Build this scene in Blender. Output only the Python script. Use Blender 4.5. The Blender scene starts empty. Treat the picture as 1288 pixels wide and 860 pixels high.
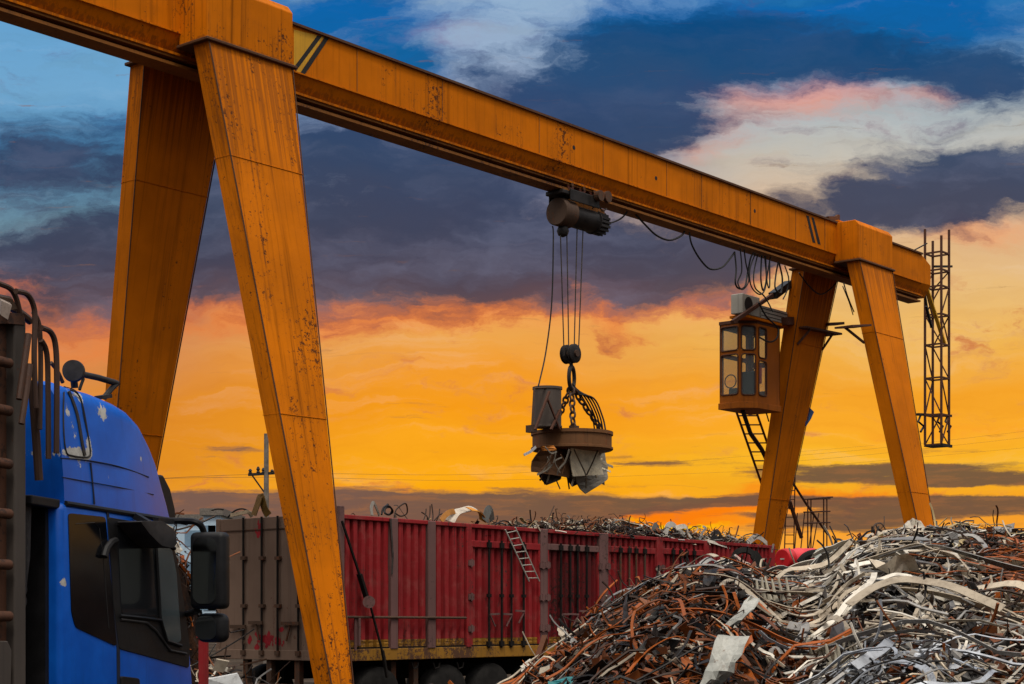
import bpy, bmesh, math, random
from mathutils import Vector, Matrix, noise
R = random.Random(7)
sc = bpy.context.scene
COL = sc.collection
PI = math.pi
def rad(d): return math.radians(d)

# ------------------------------------------------------------------ camera
F, VH, EYE = 2133.0, 774.4, 1.9            # lens and horizon line of the photo, eye height
cam = bpy.data.cameras.new("camera"); camo = bpy.data.objects.new("camera", cam); COL.objects.link(camo)
camo.location = (0, 0, EYE); camo.rotation_euler = (rad(90), 0, 0)
cam.sensor_width = 36; cam.lens = F / 1288 * 36
cam.shift_y = (VH - 430) / 1288; cam.clip_end = 6000; cam.clip_start = .1
sc.camera = camo
sc.view_settings.view_transform = 'Standard'; sc.view_settings.look = 'None'
sc.view_settings.exposure = 0; sc.view_settings.gamma = 1
sc.cycles.max_bounces = 6; sc.cycles.use_denoising = True

def W(u, v, Y): return Vector(((u - 644) / F * Y, Y, EYE + (VH - v) / F * Y))

class Frame:
    """a plan frame: x runs along a heading measured from the view axis, y to its left"""
    def __init__(s, deg, t0, q0): s.s, s.c, s.t0, s.q0, s.deg = math.sin(rad(deg)), math.cos(rad(deg)), t0, q0, deg
    def at(s, u, v, y):                     # point of the vertical plane y where the photo shows (u, v)
        m = (u - 644) / F; q = y + s.q0
        t = q * (m * s.s + s.c) / (s.s - m * s.c)
        Y = t * s.c + q * s.s
        return Vector((t - s.t0, y, EYE + (VH - v) / F * Y))
    def loc(s): return (s.t0 * s.s - s.q0 * s.c, s.t0 * s.c + s.q0 * s.s, 0)
    def rz(s): return rad(90 - s.deg)
    def world(s, p):
        t, q = p[0] + s.t0, p[1] + s.q0
        return Vector((t * s.s - q * s.c, t * s.c + q * s.s, p[2]))
    def atx(s, u, v, x):                    # point of the plane x = const
        m = (u - 644) / F; t = x + s.t0
        q = t * (s.s - m * s.c) / (m * s.s + s.c)
        Y = t * s.c + q * s.s
        return Vector((x, q - s.q0, EYE + (VH - v) / F * Y))

# ------------------------------------------------------------------ node helper
def lin(*c):
    if len(c) == 1: c = c[0]
    return tuple(((x / 255) / 12.92 if x / 255 <= .04045 else ((x / 255 + .055) / 1.055) ** 2.4) for x in c) + (1,)
class G:
    def __init__(s, tree): s.t = tree; s.n = tree.nodes; s.l = tree.links
    def node(s, typ, **kw):
        n = s.n.new(typ)
        for k, v in kw.items(): setattr(n, k, v)
        return n
    def put(s, sock, val):
        if hasattr(val, 'is_output'): s.l.new(val, sock)
        else: sock.default_value = val
    def m(s, op, a, b=0.0, c=None, clamp=False):
        n = s.node('ShaderNodeMath', operation=op, use_clamp=clamp)
        s.put(n.inputs[0], a); s.put(n.inputs[1], b)
        if c is not None: s.put(n.inputs[2], c)
        return n.outputs[0]
    def vm(s, op, a, b=(0, 0, 0)):
        n = s.node('ShaderNodeVectorMath', operation=op)
        s.put(n.inputs[0], a); s.put(n.inputs[1], b)
        return n.outputs['Value'] if op in ('LENGTH', 'DOT_PRODUCT') else n.outputs[0]
    def mix(s, f, a, b, blend='MIX'):
        n = s.node('ShaderNodeMix', data_type='RGBA', blend_type=blend)
        s.put(n.inputs[0], f); s.put(n.inputs[6], a); s.put(n.inputs[7], b)
        return n.outputs[2]
    def step(s, x, lo, hi):
        n = s.node('ShaderNodeMapRange', interpolation_type='SMOOTHSTEP')
        s.put(n.inputs[0], x); s.put(n.inputs[1], lo); s.put(n.inputs[2], hi)
        return n.outputs[0]
    def noise(s, vec, scale, detail=5, rough=.55, dist=0, col=False):
        n = s.node('ShaderNodeTexNoise'); s.put(n.inputs['Vector'], vec)
        n.inputs['Scale'].default_value = scale; n.inputs['Detail'].default_value = detail
        n.inputs['Roughness'].default_value = rough; n.inputs['Distortion'].default_value = dist
        return n.outputs['Color'] if col else n.outputs['Fac']
    def ramp(s, f, stops, interp='LINEAR'):
        n = s.node('ShaderNodeValToRGB'); e = n.color_ramp.elements; n.color_ramp.interpolation = interp
        while len(e) > 1: e.remove(e[-1])
        e[0].position, e[0].color = stops[0]
        for p, c in stops[1:]:
            k = e.new(p); k.color = c
        s.put(n.inputs[0], f); return n.outputs[0]
    def scale3(s, v, sc3): return s.vm('MULTIPLY', v, sc3)
    def comb(s, x, y, z):
        n = s.node('ShaderNodeCombineXYZ')
        for i, k in enumerate((x, y, z)): s.put(n.inputs[i], k)
        return n.outputs[0]
    def sep(s, v):
        n = s.node('ShaderNodeSeparateXYZ'); s.put(n.inputs[0], v); return n.outputs

def newmat(name):
    m = bpy.data.materials.new(name); m.use_nodes = True
    g = G(m.node_tree); b = m.node_tree.nodes['Principled BSDF']
    return m, g, b
def texco(g, k='Object'): return g.node('ShaderNodeTexCoord').outputs[k]
def bump(g, b, h, strength=.3, dist=.02):
    n = g.node('ShaderNodeBump'); n.inputs['Strength'].default_value = strength; n.inputs['Distance'].default_value = dist
    g.put(n.inputs['Height'], h); g.l.new(n.outputs[0], b.inputs['Normal'])

RUST = (.075, .026, .010, 1); RUSTD = (.022, .011, .007, 1)
def paint(name, base, rust=.5, streak=.5, rough=.55, spec=.3, rustcol=RUST, fade=None, sc_=1.0, metallic=0, runs=None, shear=0):
    """weathered paint: broad fading, vertical run marks, rust freckles and dark grime"""
    m, g, b = newmat(name); co = texco(g)
    if shear:                               # run marks follow the slope of a leaning plate
        sx, sy, sz = g.sep(co); co = g.comb(sx, g.m('MULTIPLY_ADD', sz, -shear, sy), sz)
    big = g.noise(co, .7 * sc_, 4, .6); mid = g.noise(co, 3.5 * sc_, 6, .65)
    c = g.mix(g.step(big, .3, .7), tuple(x * .74 for x in base[:3]) + (1,), base)
    if fade: c = g.mix(g.m('MULTIPLY', g.step(mid, .45, .75), .55), c, fade)
    st = g.noise(g.scale3(co, (9 * sc_, 9 * sc_, .22 * sc_)), 1, 6, .7)
    c = g.mix(g.m('MULTIPLY', g.step(st, .5, .72), streak), c, tuple(x * .33 for x in base[:3]) + (1,))
    gr = g.noise(co, 1.9 * sc_, 8, .72)
    c = g.mix(g.m('MULTIPLY', g.step(gr, .55, .8), .35 + .3 * streak), c, tuple(x * .5 + .004 for x in base[:3]) + (1,))
    fr = g.noise(co, 17 * sc_, 7, .72); zone = g.noise(g.scale3(co, (1.1 * sc_, 1.1 * sc_, .5 * sc_)), 1, 5, .65)
    lo = g.m('SUBTRACT', 1.17 - .24 * rust, g.m('MULTIPLY', zone, .75))
    fm = g.step(fr, lo, g.m('ADD', lo, .05))
    c = g.mix(g.m('MULTIPLY', fm, .95), c, rustcol)
    ru = g.noise(g.scale3(co, (26 * sc_, 26 * sc_, .20 * sc_)), 1, 3, .6)
    rm = g.m('MULTIPLY', g.step(ru, .56, .66), g.step(zone, .60 - .16 * rust, .72 - .16 * rust))
    c = g.mix(g.m('MULTIPLY', rm, .85 * min(1, rust)), c, rustcol)
    if runs:                                # rust water that ran down from a flange at height runs[1]
        z = g.sep(co)[2]; top = g.m('MULTIPLY', g.step(z, runs[0], runs[1]), g.step(z, runs[1] + .06, runs[1]))
        r1 = g.noise(g.scale3(co, (15, 15, .10)), 1, 6, .6)
        rr = g.step(g.m('ADD', r1, g.m('MULTIPLY', top, .17)), .60, .70)
        c = g.mix(g.m('MULTIPLY', g.m('MULTIPLY', rr, g.step(top, 0, .35)), .72), c, g.mix(.35, rustcol, base))
        r2 = g.noise(g.scale3(co, (12, 12, .10)), 1.3, 2.5, .6)
        c = g.mix(g.m('MULTIPLY', g.m('MULTIPLY', g.step(r2, .56, .68), g.step(zone, .42, .62)), .30 + .35 * rust), c, g.mix(.25, rustcol, base))
    g.put(b.inputs['Base Color'], c); b.inputs['Metallic'].default_value = metallic
    g.put(b.inputs['Roughness'], g.m('ADD', rough, g.m('MULTIPLY', g.m('SUBTRACT', mid, .5), .35)))
    b.inputs['Specular IOR Level'].default_value = spec
    bump(g, b, g.m('ADD', g.m('MULTIPLY', fm, -.6), g.m('MULTIPLY', gr, .6)), .22, .02)
    return m
def plain(name, col, rough=.6, metallic=0, var=.35, sc_=6, spec=.3, bmp=.15):
    m, g, b = newmat(name); co = texco(g)
    n = g.noise(co, sc_, 7, .65)
    c = g.mix(g.step(n, .3, .7), tuple(x * (1 - var) for x in col[:3]) + (1,), tuple(min(1, x * (1 + var * .6)) for x in col[:3]) + (1,))
    g.put(b.inputs['Base Color'], c); b.inputs['Metallic'].default_value = metallic
    g.put(b.inputs['Roughness'], g.m('ADD', rough - .1, g.m('MULTIPLY', n, .25)))
    b.inputs['Specular IOR Level'].default_value = spec
    if bmp: bump(g, b, n, bmp, .02)
    return m

M = {}
M['crane'] = paint('crane_orange_paint', (.63, .164, .0015, 1), .5, .6, .65, .05, runs=(8.8, 10.95))
M['crane_rusty'] = paint('crane_orange_paint_rusted', (.63, .166, .0015, 1), .70, .95, .65, .05, runs=(8.2, 10.95))
M['leg_rusty'] = paint('near_leg_rusted_paint', (.63, .166, .0015, 1), .76, 1.0, .65, .05, runs=(7.2, 10.95), shear=.2048)
M['leg_front'] = paint('front_leg_paint', (.63, .164, .0015, 1), .5, .6, .65, .05, runs=(8.8, 10.95), shear=.2048)
M['leg_rear'] = paint('rear_leg_paint', (.63, .164, .0015, 1), .5, .6, .65, .05, runs=(8.8, 10.95), shear=-.2133)
M['cabin'] = paint('cabin_brownish_orange', (.36, .095, .004, 1), .6, .6, .6, .15)
M['drum'] = paint('greasy_brown_steel', (.11, .085, .07, 1), .8, .7, .5, .4, rustcol=(.10, .035, .014, 1), metallic=.35)
M['wheel_red'] = paint('rusty_red_wheel', (.16, .045, .025, 1), .6, .5, .6)
M['magnet'] = paint('rust_brown_magnet', (.16, .068, .022, 1), .8, .7, .7, rustcol=(.17, .048, .010, 1))
M['crane_dark'] = paint('crane_rusted_flange', (.10, .040, .014, 1), .9, .6, .75)
M['rail'] = paint('crane_rail_grimy', (.28, .10, .012, 1), .8, .6, .7)
M['yellow'] = paint('yellow_marking', (.70, .36, .012, 1), .5, .5, .55)
M['black'] = plain('black_marking', (.010, .009, .009, 1), .6)
M['iron'] = paint('brown_rusted_iron', (.075, .042, .026, 1), .8, .5, .75, rustcol=(.11, .035, .012, 1))
M['dark_iron'] = plain('dark_greasy_iron', (.020, .017, .016, 1), .5, .3, .5)
M['rope'] = plain('black_cable', (.012, .011, .011, 1), .55, 0)
M['wire_rope'] = plain('steel_wire_rope', (.06, .05, .045, 1), .5, .5)
M['rust_red_iron'] = paint('lattice_rust', (.09, .032, .016, 1), .6, .4, .75)
M['white_old'] = paint('old_white_enamel', (.40, .38, .33, 1), .5, .5, .6)
M['trailer_red'] = paint('trailer_red_paint', (.275, .014, .017, 1), .7, .85, .65, .2, rustcol=(.06, .022, .018, 1), fade=(.25, .07, .06, 1))
M['trailer_stained'] = paint('trailer_red_paint_stained', (.15, .010, .013, 1), 1.0, 1.0, .7, .15, rustcol=(.025, .012, .010, 1), fade=(.05, .018, .016, 1), runs=(1.0, 3.3))
M['trailer_post'] = paint('trailer_brown_post', (.15, .075, .068, 1), .8, .6, .75, rustcol=(.055, .030, .024, 1))
M['trailer_end'] = paint('trailer_end_brown_paint', (.20, .135, .10, 1), .35, .35, .8, .15, rustcol=(.10, .04, .025, 1), sc_=.9)
M['trailer_yellow'] = paint('trailer_yellow_rail', (.30, .14, .012, 1), 1.1, .9, .65, rustcol=(.07, .03, .016, 1))
M['under'] = plain('chassis_dark', (.013, .011, .010, 1), .85, spec=.1)
M['tyre'] = plain('tyre_rubber', (.018, .017, .016, 1), .9, spec=.12)
M['glass_dark'] = plain('dark_tinted_glass', (.003, .0035, .005, 1), .12, 0, .2, 2, .32, 0)
M['plastic'] = plain('black_plastic', (.009, .009, .010, 1), .5, 0, .3, 8, .22)
M['plastic_grey'] = plain('worn_grey_plastic', (.026, .024, .024, 1), .6, 0, .4, 10, .2)
M['mirror'] = plain('mirror_glass', (.55, .6, .6, 1), .06, 1, .1, 3, .5, 0)
M['body_rust'] = paint('dump_body_rust', (.085, .033, .016, 1), .9, .5, .8, rustcol=(.03, .014, .009, 1))
M['body_post'] = paint('dump_body_post', (.062, .050, .042, 1), .5, .5, .75)
M['pipe'] = paint('rusty_pipe', (.060, .030, .020, 1), .6, .3, .65, sc_=2)
M['red_plastic'] = plain('red_plastic', (.50, .012, .016, 1), .4, 0, .25, 3)
M['pink_plastic'] = plain('faded_red_plastic', (.72, .045, .06, 1), .45, 0, .2, 3)
M['blue_sheet'] = plain('blue_sheet', (.02, .10, .30, 1), .5)
M['teal'] = plain('teal_paint', (.02, .16, .17, 1), .5)
M['green'] = plain('green_plastic', (.012, .16, .10, 1), .4)
M['pale_blue'] = plain('pale_blue_wall', (.42, .55, .66, 1), .8, 0, .12, .3)
M['window_far'] = plain('far_window', (.16, .25, .34, 1), .3, 0, .2, 1)
M['concrete'] = plain('concrete_pole', (.16, .14, .12, 1), .9)

def glass(name, tint, alpha):
    m, g, b = newmat(name)
    n = g.noise(texco(g), 4, 5)
    b.inputs['Base Color'].default_value = tint; g.put(b.inputs['Roughness'], g.m('ADD', .05, g.m('MULTIPLY', n, .12)))
    b.inputs['Alpha'].default_value = alpha; b.inputs['Specular IOR Level'].default_value = .6
    return m
M['cab_glass'] = glass('cabin_glass', (.20, .23, .22, 1), .24)  # pale tint paints a veil of reflection onto the panes
M['truck_glass'] = glass('truck_door_glass', (.015, .017, .02, 1), .82)
M['truck_glass_pale'] = glass('truck_quarter_glass', (.10, .13, .14, 1), .6)  # lighter than the door glass: the pane's reflection is put into the tint

def scrap_mat():
    m, g, b = newmat('scrap_metal'); co = texco(g)
    a = g.node('ShaderNodeAttribute', attribute_name='col')
    n = g.noise(co, 5, 7, .7); n2 = g.noise(co, 22, 5, .7)
    c = g.mix(g.m('MULTIPLY', g.step(n, .42, .72), .75), a.outputs['Color'], g.mix(.5, a.outputs['Color'], (.045, .020, .010, 1), 'MIX'))
    c = g.mix(g.m('MULTIPLY', g.step(n2, .5, .75), .5), c, (.05, .03, .02, 1))
    g.put(b.inputs['Base Color'], c); g.put(b.inputs['Roughness'], g.m('ADD', .32, g.m('MULTIPLY', n, .4)))
    g.put(b.inputs['Metallic'], a.outputs['Alpha']); b.inputs['Specular IOR Level'].default_value = .22
    bump(g, b, n2, .2, .01)
    return m
M['scrap'] = scrap_mat()
def ground_mat():
    m, g, b = newmat('packed_dirt'); co = texco(g)
    n = g.noise(co, .35, 9, .65); n2 = g.noise(co, 6, 6, .7)
    g.put(b.inputs['Base Color'], g.mix(g.step(n, .35, .65), (.022, .017, .013, 1), (.065, .05, .038, 1)))
    b.inputs['Roughness'].default_value = .95; b.inputs['Specular IOR Level'].default_value = .02; bump(g, b, n2, .5, .05); return m
M['ground'] = ground_mat()
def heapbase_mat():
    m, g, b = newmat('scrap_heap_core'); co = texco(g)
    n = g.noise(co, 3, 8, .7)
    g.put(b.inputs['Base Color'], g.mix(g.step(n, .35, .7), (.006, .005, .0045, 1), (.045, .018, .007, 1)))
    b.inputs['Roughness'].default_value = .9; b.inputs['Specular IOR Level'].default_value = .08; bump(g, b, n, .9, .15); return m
M['heapbase'] = heapbase_mat()

# ------------------------------------------------------------------ mesh helper
class MB:
    def __init__(s): s.v = []; s.f = []; s.c = []; s.smooth = False
    def add(s, vs, fs, col=None):
        o = len(s.v); s.v += [tuple(v) for v in vs]; s.f += [tuple(i + o for i in f) for f in fs]
        if col is not None: s.c += [col] * len(vs)
        return s
    def hexa(s, p, col=None):               # 8 corners: bottom loop then top loop
        return s.add(p, [(3, 2, 1, 0), (4, 5, 6, 7), (0, 1, 5, 4), (1, 2, 6, 5), (2, 3, 7, 6), (3, 0, 4, 7)], col)
    def box(s, a, b, col=None):
        x0, y0, z0 = (min(a[i], b[i]) for i in range(3)); x1, y1, z1 = (max(a[i], b[i]) for i in range(3))
        return s.hexa([(x0, y0, z0), (x1, y0, z0), (x1, y1, z0), (x0, y1, z0), (x0, y0, z1), (x1, y0, z1), (x1, y1, z1), (x0, y1, z1)], col)
    def prism(s, poly, vec, col=None):      # polygon of 3-D points swept along vec
        n = len(poly); v = Vector(vec)
        return s.add([Vector(p) for p in poly] + [Vector(p) + v for p in poly],
                     [tuple(range(n))[::-1], tuple(range(n, 2 * n))] + [(i, (i + 1) % n, n + (i + 1) % n, n + i) for i in range(n)], col)
    def tube(s, pts, r, n=8, col=None, closed=False, rs=None):
        pts = [Vector(p) for p in pts]; k = len(pts); vs = []; up = None
        for i, p in enumerate(pts):
            if closed: d = pts[(i + 1) % k] - pts[i - 1]
            else: d = pts[min(i + 1, k - 1)] - pts[max(i - 1, 0)]
            if d.length < 1e-9: d = Vector((0, 0, 1))
            d.normalize()
            if up is None: up = Vector((0, 0, 1)) if abs(d.z) < .9 else Vector((1, 0, 0))
            a = d.cross(up)
            if a.length < 1e-4: a = d.cross(Vector((.3, .9, .1)))
            a.normalize(); b = a.cross(d); up = b
            rr = rs[i] if rs else r
            vs += [p + a * (rr * math.cos(2 * PI * j / n)) + b * (rr * math.sin(2 * PI * j / n)) for j in range(n)]
        fs = [(i * n + j, i * n + (j + 1) % n, ((i + 1) % k) * n + (j + 1) % n, ((i + 1) % k) * n + j) for i in range(k if closed else k - 1) for j in range(n)]
        if not closed: fs += [tuple(range(n))[::-1], tuple(range((k - 1) * n, k * n))]
        return s.add(vs, fs, col)
    def cyl(s, a, b, r, n=20, r2=None, col=None): return s.tube([a, b], r, n, col, rs=[r, r if r2 is None else r2])
    def lathe(s, a, b, prof, n=24):         # profile (fraction along a-b, radius)
        a, b = Vector(a), Vector(b)
        return s.tube([a.lerp(b, t + i * 1e-6) for i, (t, r) in enumerate(prof)], 0, n, None, False, [max(r, .0005) for t, r in prof]) if False else s._lathe(a, b, prof, n)
    def _lathe(s, a, b, prof, n):
        d = (b - a).normalized(); up = Vector((0, 0, 1)) if abs(d.z) < .9 else Vector((1, 0, 0))
        x = d.cross(up).normalized(); y = x.cross(d); vs = []
        for t, r in prof:
            c = a.lerp(b, t); vs += [c + x * (max(r, .0005) * math.cos(2 * PI * j / n)) + y * (max(r, .0005) * math.sin(2 * PI * j / n)) for j in range(n)]
        k = len(prof)
        fs = [(i * n + j, i * n + (j + 1) % n, (i + 1) * n + (j + 1) % n, (i + 1) * n + j) for i in range(k - 1) for j in range(n)]
        return s.add(vs, fs + [tuple(range(n))[::-1], tuple(range((k - 1) * n, k * n))])
    def bar(s, a, b, w, h, up=(0, 0, 1), col=None):   # rectangular bar
        a, b = Vector(a), Vector(b); d = (b - a).normalized(); u = Vector(up)
        x = d.cross(u)
        if x.length < 1e-3: x = d.cross(Vector((1, 0, 0)))
        x.normalize(); y = x.cross(d); x *= w / 2; y *= h / 2
        return s.hexa([a - x - y, a + x - y, b + x - y, b - x - y, a - x + y, a + x + y, b + x + y, b - x + y], col)
    def ribbon(s, pts, w, th, nrm, col=None, twist=0):
        pts = [Vector(p) for p in pts]; k = len(pts); vs = []
        for i, p in enumerate(pts):
            d = (pts[min(i + 1, k - 1)] - pts[max(i - 1, 0)]).normalized()
            n0 = Vector(nrm[i] if isinstance(nrm, list) else nrm)
            x = d.cross(n0)
            if x.length < 1e-3: x = d.cross(Vector((.5, .4, .7)))
            x.normalize(); y = x.cross(d).normalized()
            if twist:
                a = twist * (i / (k - 1) - .5); x, y = x * math.cos(a) + y * math.sin(a), y * math.cos(a) - x * math.sin(a)
            ww = w[i] if isinstance(w, list) else w
            vs += [p - x * ww / 2 - y * th / 2, p + x * ww / 2 - y * th / 2, p + x * ww / 2 + y * th / 2, p - x * ww / 2 + y * th / 2]
        fs = [(i * 4 + j, i * 4 + (j + 1) % 4, i * 4 + 4 + (j + 1) % 4, i * 4 + 4 + j) for i in range(k - 1) for j in range(4)]
        return s.add(vs, fs + [(3, 2, 1, 0), tuple(range(4 * k - 4, 4 * k))], col)
    def grid(s, rows, closed=False):
        k, n = len(rows), len(rows[0])
        return s.add([p for r in rows for p in r], [(i * n + j, i * n + j + 1, i * n + n + j + 1, i * n + n + j) for i in range(k - 1) for j in range(n - 1)])
    def build(s, name, mat, parent=None, smooth=False, bevel=0, seg=2, fix=True, loc=None):
        me = bpy.data.meshes.new(name)
        if loc is not None: L = Vector(loc); s.v = [tuple(Vector(v) - L) for v in s.v]
        me.from_pydata(s.v, [], s.f)
        if s.c and len(s.c) == len(s.v):
            a = me.color_attributes.new('col', 'FLOAT_COLOR', 'POINT')
            a.data.foreach_set('color', [x for c in s.c for x in c])
        me.materials.append(M[mat])
        if fix or bevel:
            bm = bmesh.new(); bm.from_mesh(me)
            if fix: bmesh.ops.recalc_face_normals(bm, faces=bm.faces)
            if bevel:
                es = [e for e in bm.edges if len(e.link_faces) == 2 and e.calc_face_angle(0) > .6]
                bmesh.ops.bevel(bm, geom=es, offset=bevel, segments=seg, profile=.5, affect='EDGES', clamp_overlap=True)
            bm.to_mesh(me); bm.free()
        if smooth:
            me.polygons.foreach_set('use_smooth', [True] * len(me.polygons))
            if smooth != 'all': me.set_sharp_from_angle(angle=rad(38))
        o = bpy.data.objects.new(name, me); COL.objects.link(o)
        if parent: o.parent = parent
        if loc is not None: o.location = loc
        return o

def tag(o, label, cat, group=None, kind=None):
    if label: o['label'] = label
    if cat: o['category'] = cat
    if group: o['group'] = group
    if kind: o['kind'] = kind
    return o
def thing(name, label, cat, loc, rz=0, group=None):
    o = bpy.data.objects.new(name, None); o.empty_display_size = .3; COL.objects.link(o)
    o.location = loc; o.rotation_euler = (0, 0, rz)
    return tag(o, label, cat, group)

def spline(pts, n=6):
    pts = [Vector(p) for p in pts]; out = []
    for i in range(len(pts) - 1):
        p0, p1, p2, p3 = pts[max(i - 1, 0)], pts[i], pts[i + 1], pts[min(i + 2, len(pts) - 1)]
        for k in range(n):
            t = k / n
            out.append(.5 * ((2 * p1) + (p2 - p0) * t + (2 * p0 - 5 * p1 + 4 * p2 - p3) * t * t + (3 * p1 - p0 - 3 * p2 + p3) * t ** 3))
    return out + [pts[-1]]

# ------------------------------------------------------------------ sky and sun
world = bpy.data.worlds.new("World"); sc.world = world; world.use_nodes = True
def build_sky():
    t = world.node_tree; t.nodes.clear(); g = G(t)
    d = g.node('ShaderNodeTexCoord').outputs['Generated']
    x, y, z = g.sep(d)
    yc = g.m('MAXIMUM', y, .15)
    U0 = g.m('MULTIPLY_ADD', g.m('DIVIDE', x, yc), 2.133, .644)        # azimuth and height of a sky direction,
    V0 = g.m('MULTIPLY_ADD', g.m('DIVIDE', z, yc), -2.133, .7744)      # in steps of 27 degrees
    p = g.comb(U0, V0, 0)
    w = g.noise(g.scale3(p, (4.5, 8, 1)), 1, 9, .62, col=True); wx, wy, wz = g.sep(w)
    U = g.m('MULTIPLY_ADD', g.m('SUBTRACT', wx, .5), .24, U0)
    V = g.m('MULTIPLY_ADD', g.m('SUBTRACT', wy, .5), .105, V0)
    P = g.comb(U, V, 0)
    def blob(cx, cy, rx, ry, wt, rot=0, pp=None):
        q = g.vm('SUBTRACT', pp or P, (cx / 1000, cy / 1000, 0))
        if rot:
            n = g.node('ShaderNodeVectorRotate', rotation_type='Z_AXIS'); g.put(n.inputs[0], q); n.inputs['Angle'].default_value = rad(-rot); q = n.outputs[0]
        q = g.scale3(q, (1000 / rx, 1000 / ry, 0))
        e = g.m('EXPONENT', g.m('MULTIPLY', g.vm('DOT_PRODUCT', q, q), -1))
        return g.m('MULTIPLY', e, wt)
    def total(L, pp=None):
        s = None
        for b in L:
            e = blob(*b, pp=pp) if len(b) == 6 else blob(*b, 0, pp=pp)
            s = e if s is None else g.m('ADD', s, e)
        return s
    def rampv(V, stops): return g.ramp(g.m('MULTIPLY', V, 1.25), [(v / 800, lin(c)) for v, c in stops])
    Lr = rampv(V, [(0, (98, 160, 208)), (110, (112, 166, 206)), (190, (70, 128, 172)), (275, (112, 152, 172)), (340, (120, 118, 130)), (400, (196, 116, 82)), (440, (216, 142, 84)), (500, (222, 138, 48)), (560, (222, 136, 34)), (610, (232, 150, 38)), (680, (235, 140, 30)), (780, (170, 110, 60))])
    Cr = rampv(V, [(0, (146, 176, 206)), (80, (150, 172, 200)), (150, (136, 140, 168)), (240, (140, 140, 160)), (330, (190, 140, 110)), (390, (240, 156, 86)), (430, (238, 166, 78)), (480, (244, 156, 42)), (520, (247, 156, 24)), (560, (252, 168, 30)), (610, (253, 172, 20)), (660, (250, 150, 4)), (780, (200, 110, 20))])
    Rr = rampv(V, [(0, (40, 120, 180)), (80, (130, 160, 190)), (130, (168, 182, 190)), (200, (196, 190, 178)), (300, (222, 182, 140)), (370, (234, 188, 118)), (430, (240, 180, 82)), (490, (246, 164, 42)), (540, (252, 172, 42)), (590, (250, 184, 40)), (640, (248, 160, 34)), (690, (250, 166, 56)), (780, (215, 140, 60))])
    clear = g.mix(g.step(U, .15, .55), Lr, g.mix(g.step(U, .68, 1.0), Cr, Rr))
    # deep blue openings
    f1 = g.noise(g.scale3(P, (6, 15, 1)), 1, 9, .6); f2 = g.noise(g.scale3(P, (19, 44, 1)), 1, 9, .66)
    fb = g.m('ADD', g.m('MULTIPLY', f1, .6), g.m('MULTIPLY', f2, .4))
    fr = g.m('MULTIPLY', g.m('SUBTRACT', fb, .5), 1.25)
    blue = total([(420, 25, 130, 70, 1.25), (500, 90, 80, 28, .8, 20), (610, 20, 30, 12, .3), (780, 45, 90, 40, .8), (985, 20, 190, 42, 1.0), (1180, 30, 160, 60, 1.1), (165, 160, 60, 30, .6)])
    bl = g.step(g.m('MULTIPLY_ADD', fr, 2.0, blue), .05, 1.1)
    bluec = rampv(V, [(0, (14, 100, 172)), (60, (18, 98, 160)), (160, (30, 96, 150)), (260, (60, 100, 140))])
    clear = g.mix(bl, clear, bluec)
    stk = g.noise(g.scale3(P, (3, 34, 1)), 1, 8, .6)
    clear = g.mix(g.m('MULTIPLY', g.step(stk, .45, .72), .26), clear, g.mix(1, clear, (.80, .66, .52, 1), 'MULTIPLY'))
    clear = g.mix(g.m('MULTIPLY', g.step(stk, .48, .3), .07), clear, g.mix(1, clear, (1.0, .98, .9, 1), 'SCREEN'))
    # lit cloud edges: salmon high up, orange low down
    glow = total([(985, 118, 120, 26, 1.0, 4), (1090, 105, 90, 16, .7), (1190, 118, 55, 11, .8), (890, 192, 70, 26, .75), (880, 150, 60, 22, .4), (560, 54, 90, 16, .35), (650, 120, 60, 14, .4), (1060, 238, 60, 14, .4, -20), (1265, 296, 90, 22, .95), (120, 432, 120, 26, .8), (330, 410, 140, 22, .7), (520, 395, 130, 22, .9), (690, 372, 100, 26, .9, -10), (780, 385, 60, 30, .9, 40), (880, 382, 80, 22, .8), (490, 620, 260, 5, .3),
                  (880, 640, 120, 14, 1.3, -6), (760, 652, 60, 8, .9, -8), (860, 662, 120, 10, 1.2), (1060, 622, 110, 12, .9), (960, 610, 60, 8, .5), (1190, 540, 150, 10, .35)])
    gl = g.step(g.m('MULTIPLY_ADD', fr, 2.2, glow), .05, 1.25)
    glowc = rampv(V, [(0, (205, 150, 170)), (70, (196, 150, 168)), (120, (238, 150, 122)), (200, (226, 150, 122)), (260, (190, 130, 124)), (300, (240, 160, 106)), (380, (246, 142, 70)), (440, (230, 130, 64)), (540, (250, 138, 30)), (620, (248, 128, 18)), (650, (252, 124, 8)), (680, (252, 150, 10))])
    c = g.mix(g.m('MULTIPLY', gl, g.m('MULTIPLY_ADD', g.step(V, .2, .4), .2, .72)), clear, glowc)
    c = g.mix(g.m('MULTIPLY', g.step(g.m('MULTIPLY_ADD', fr, .8, total([(868, 664, 70, 6, 1.1), (780, 655, 40, 4, .6)])), .3, .9), .85), c, lin(255, 196, 10))
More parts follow.
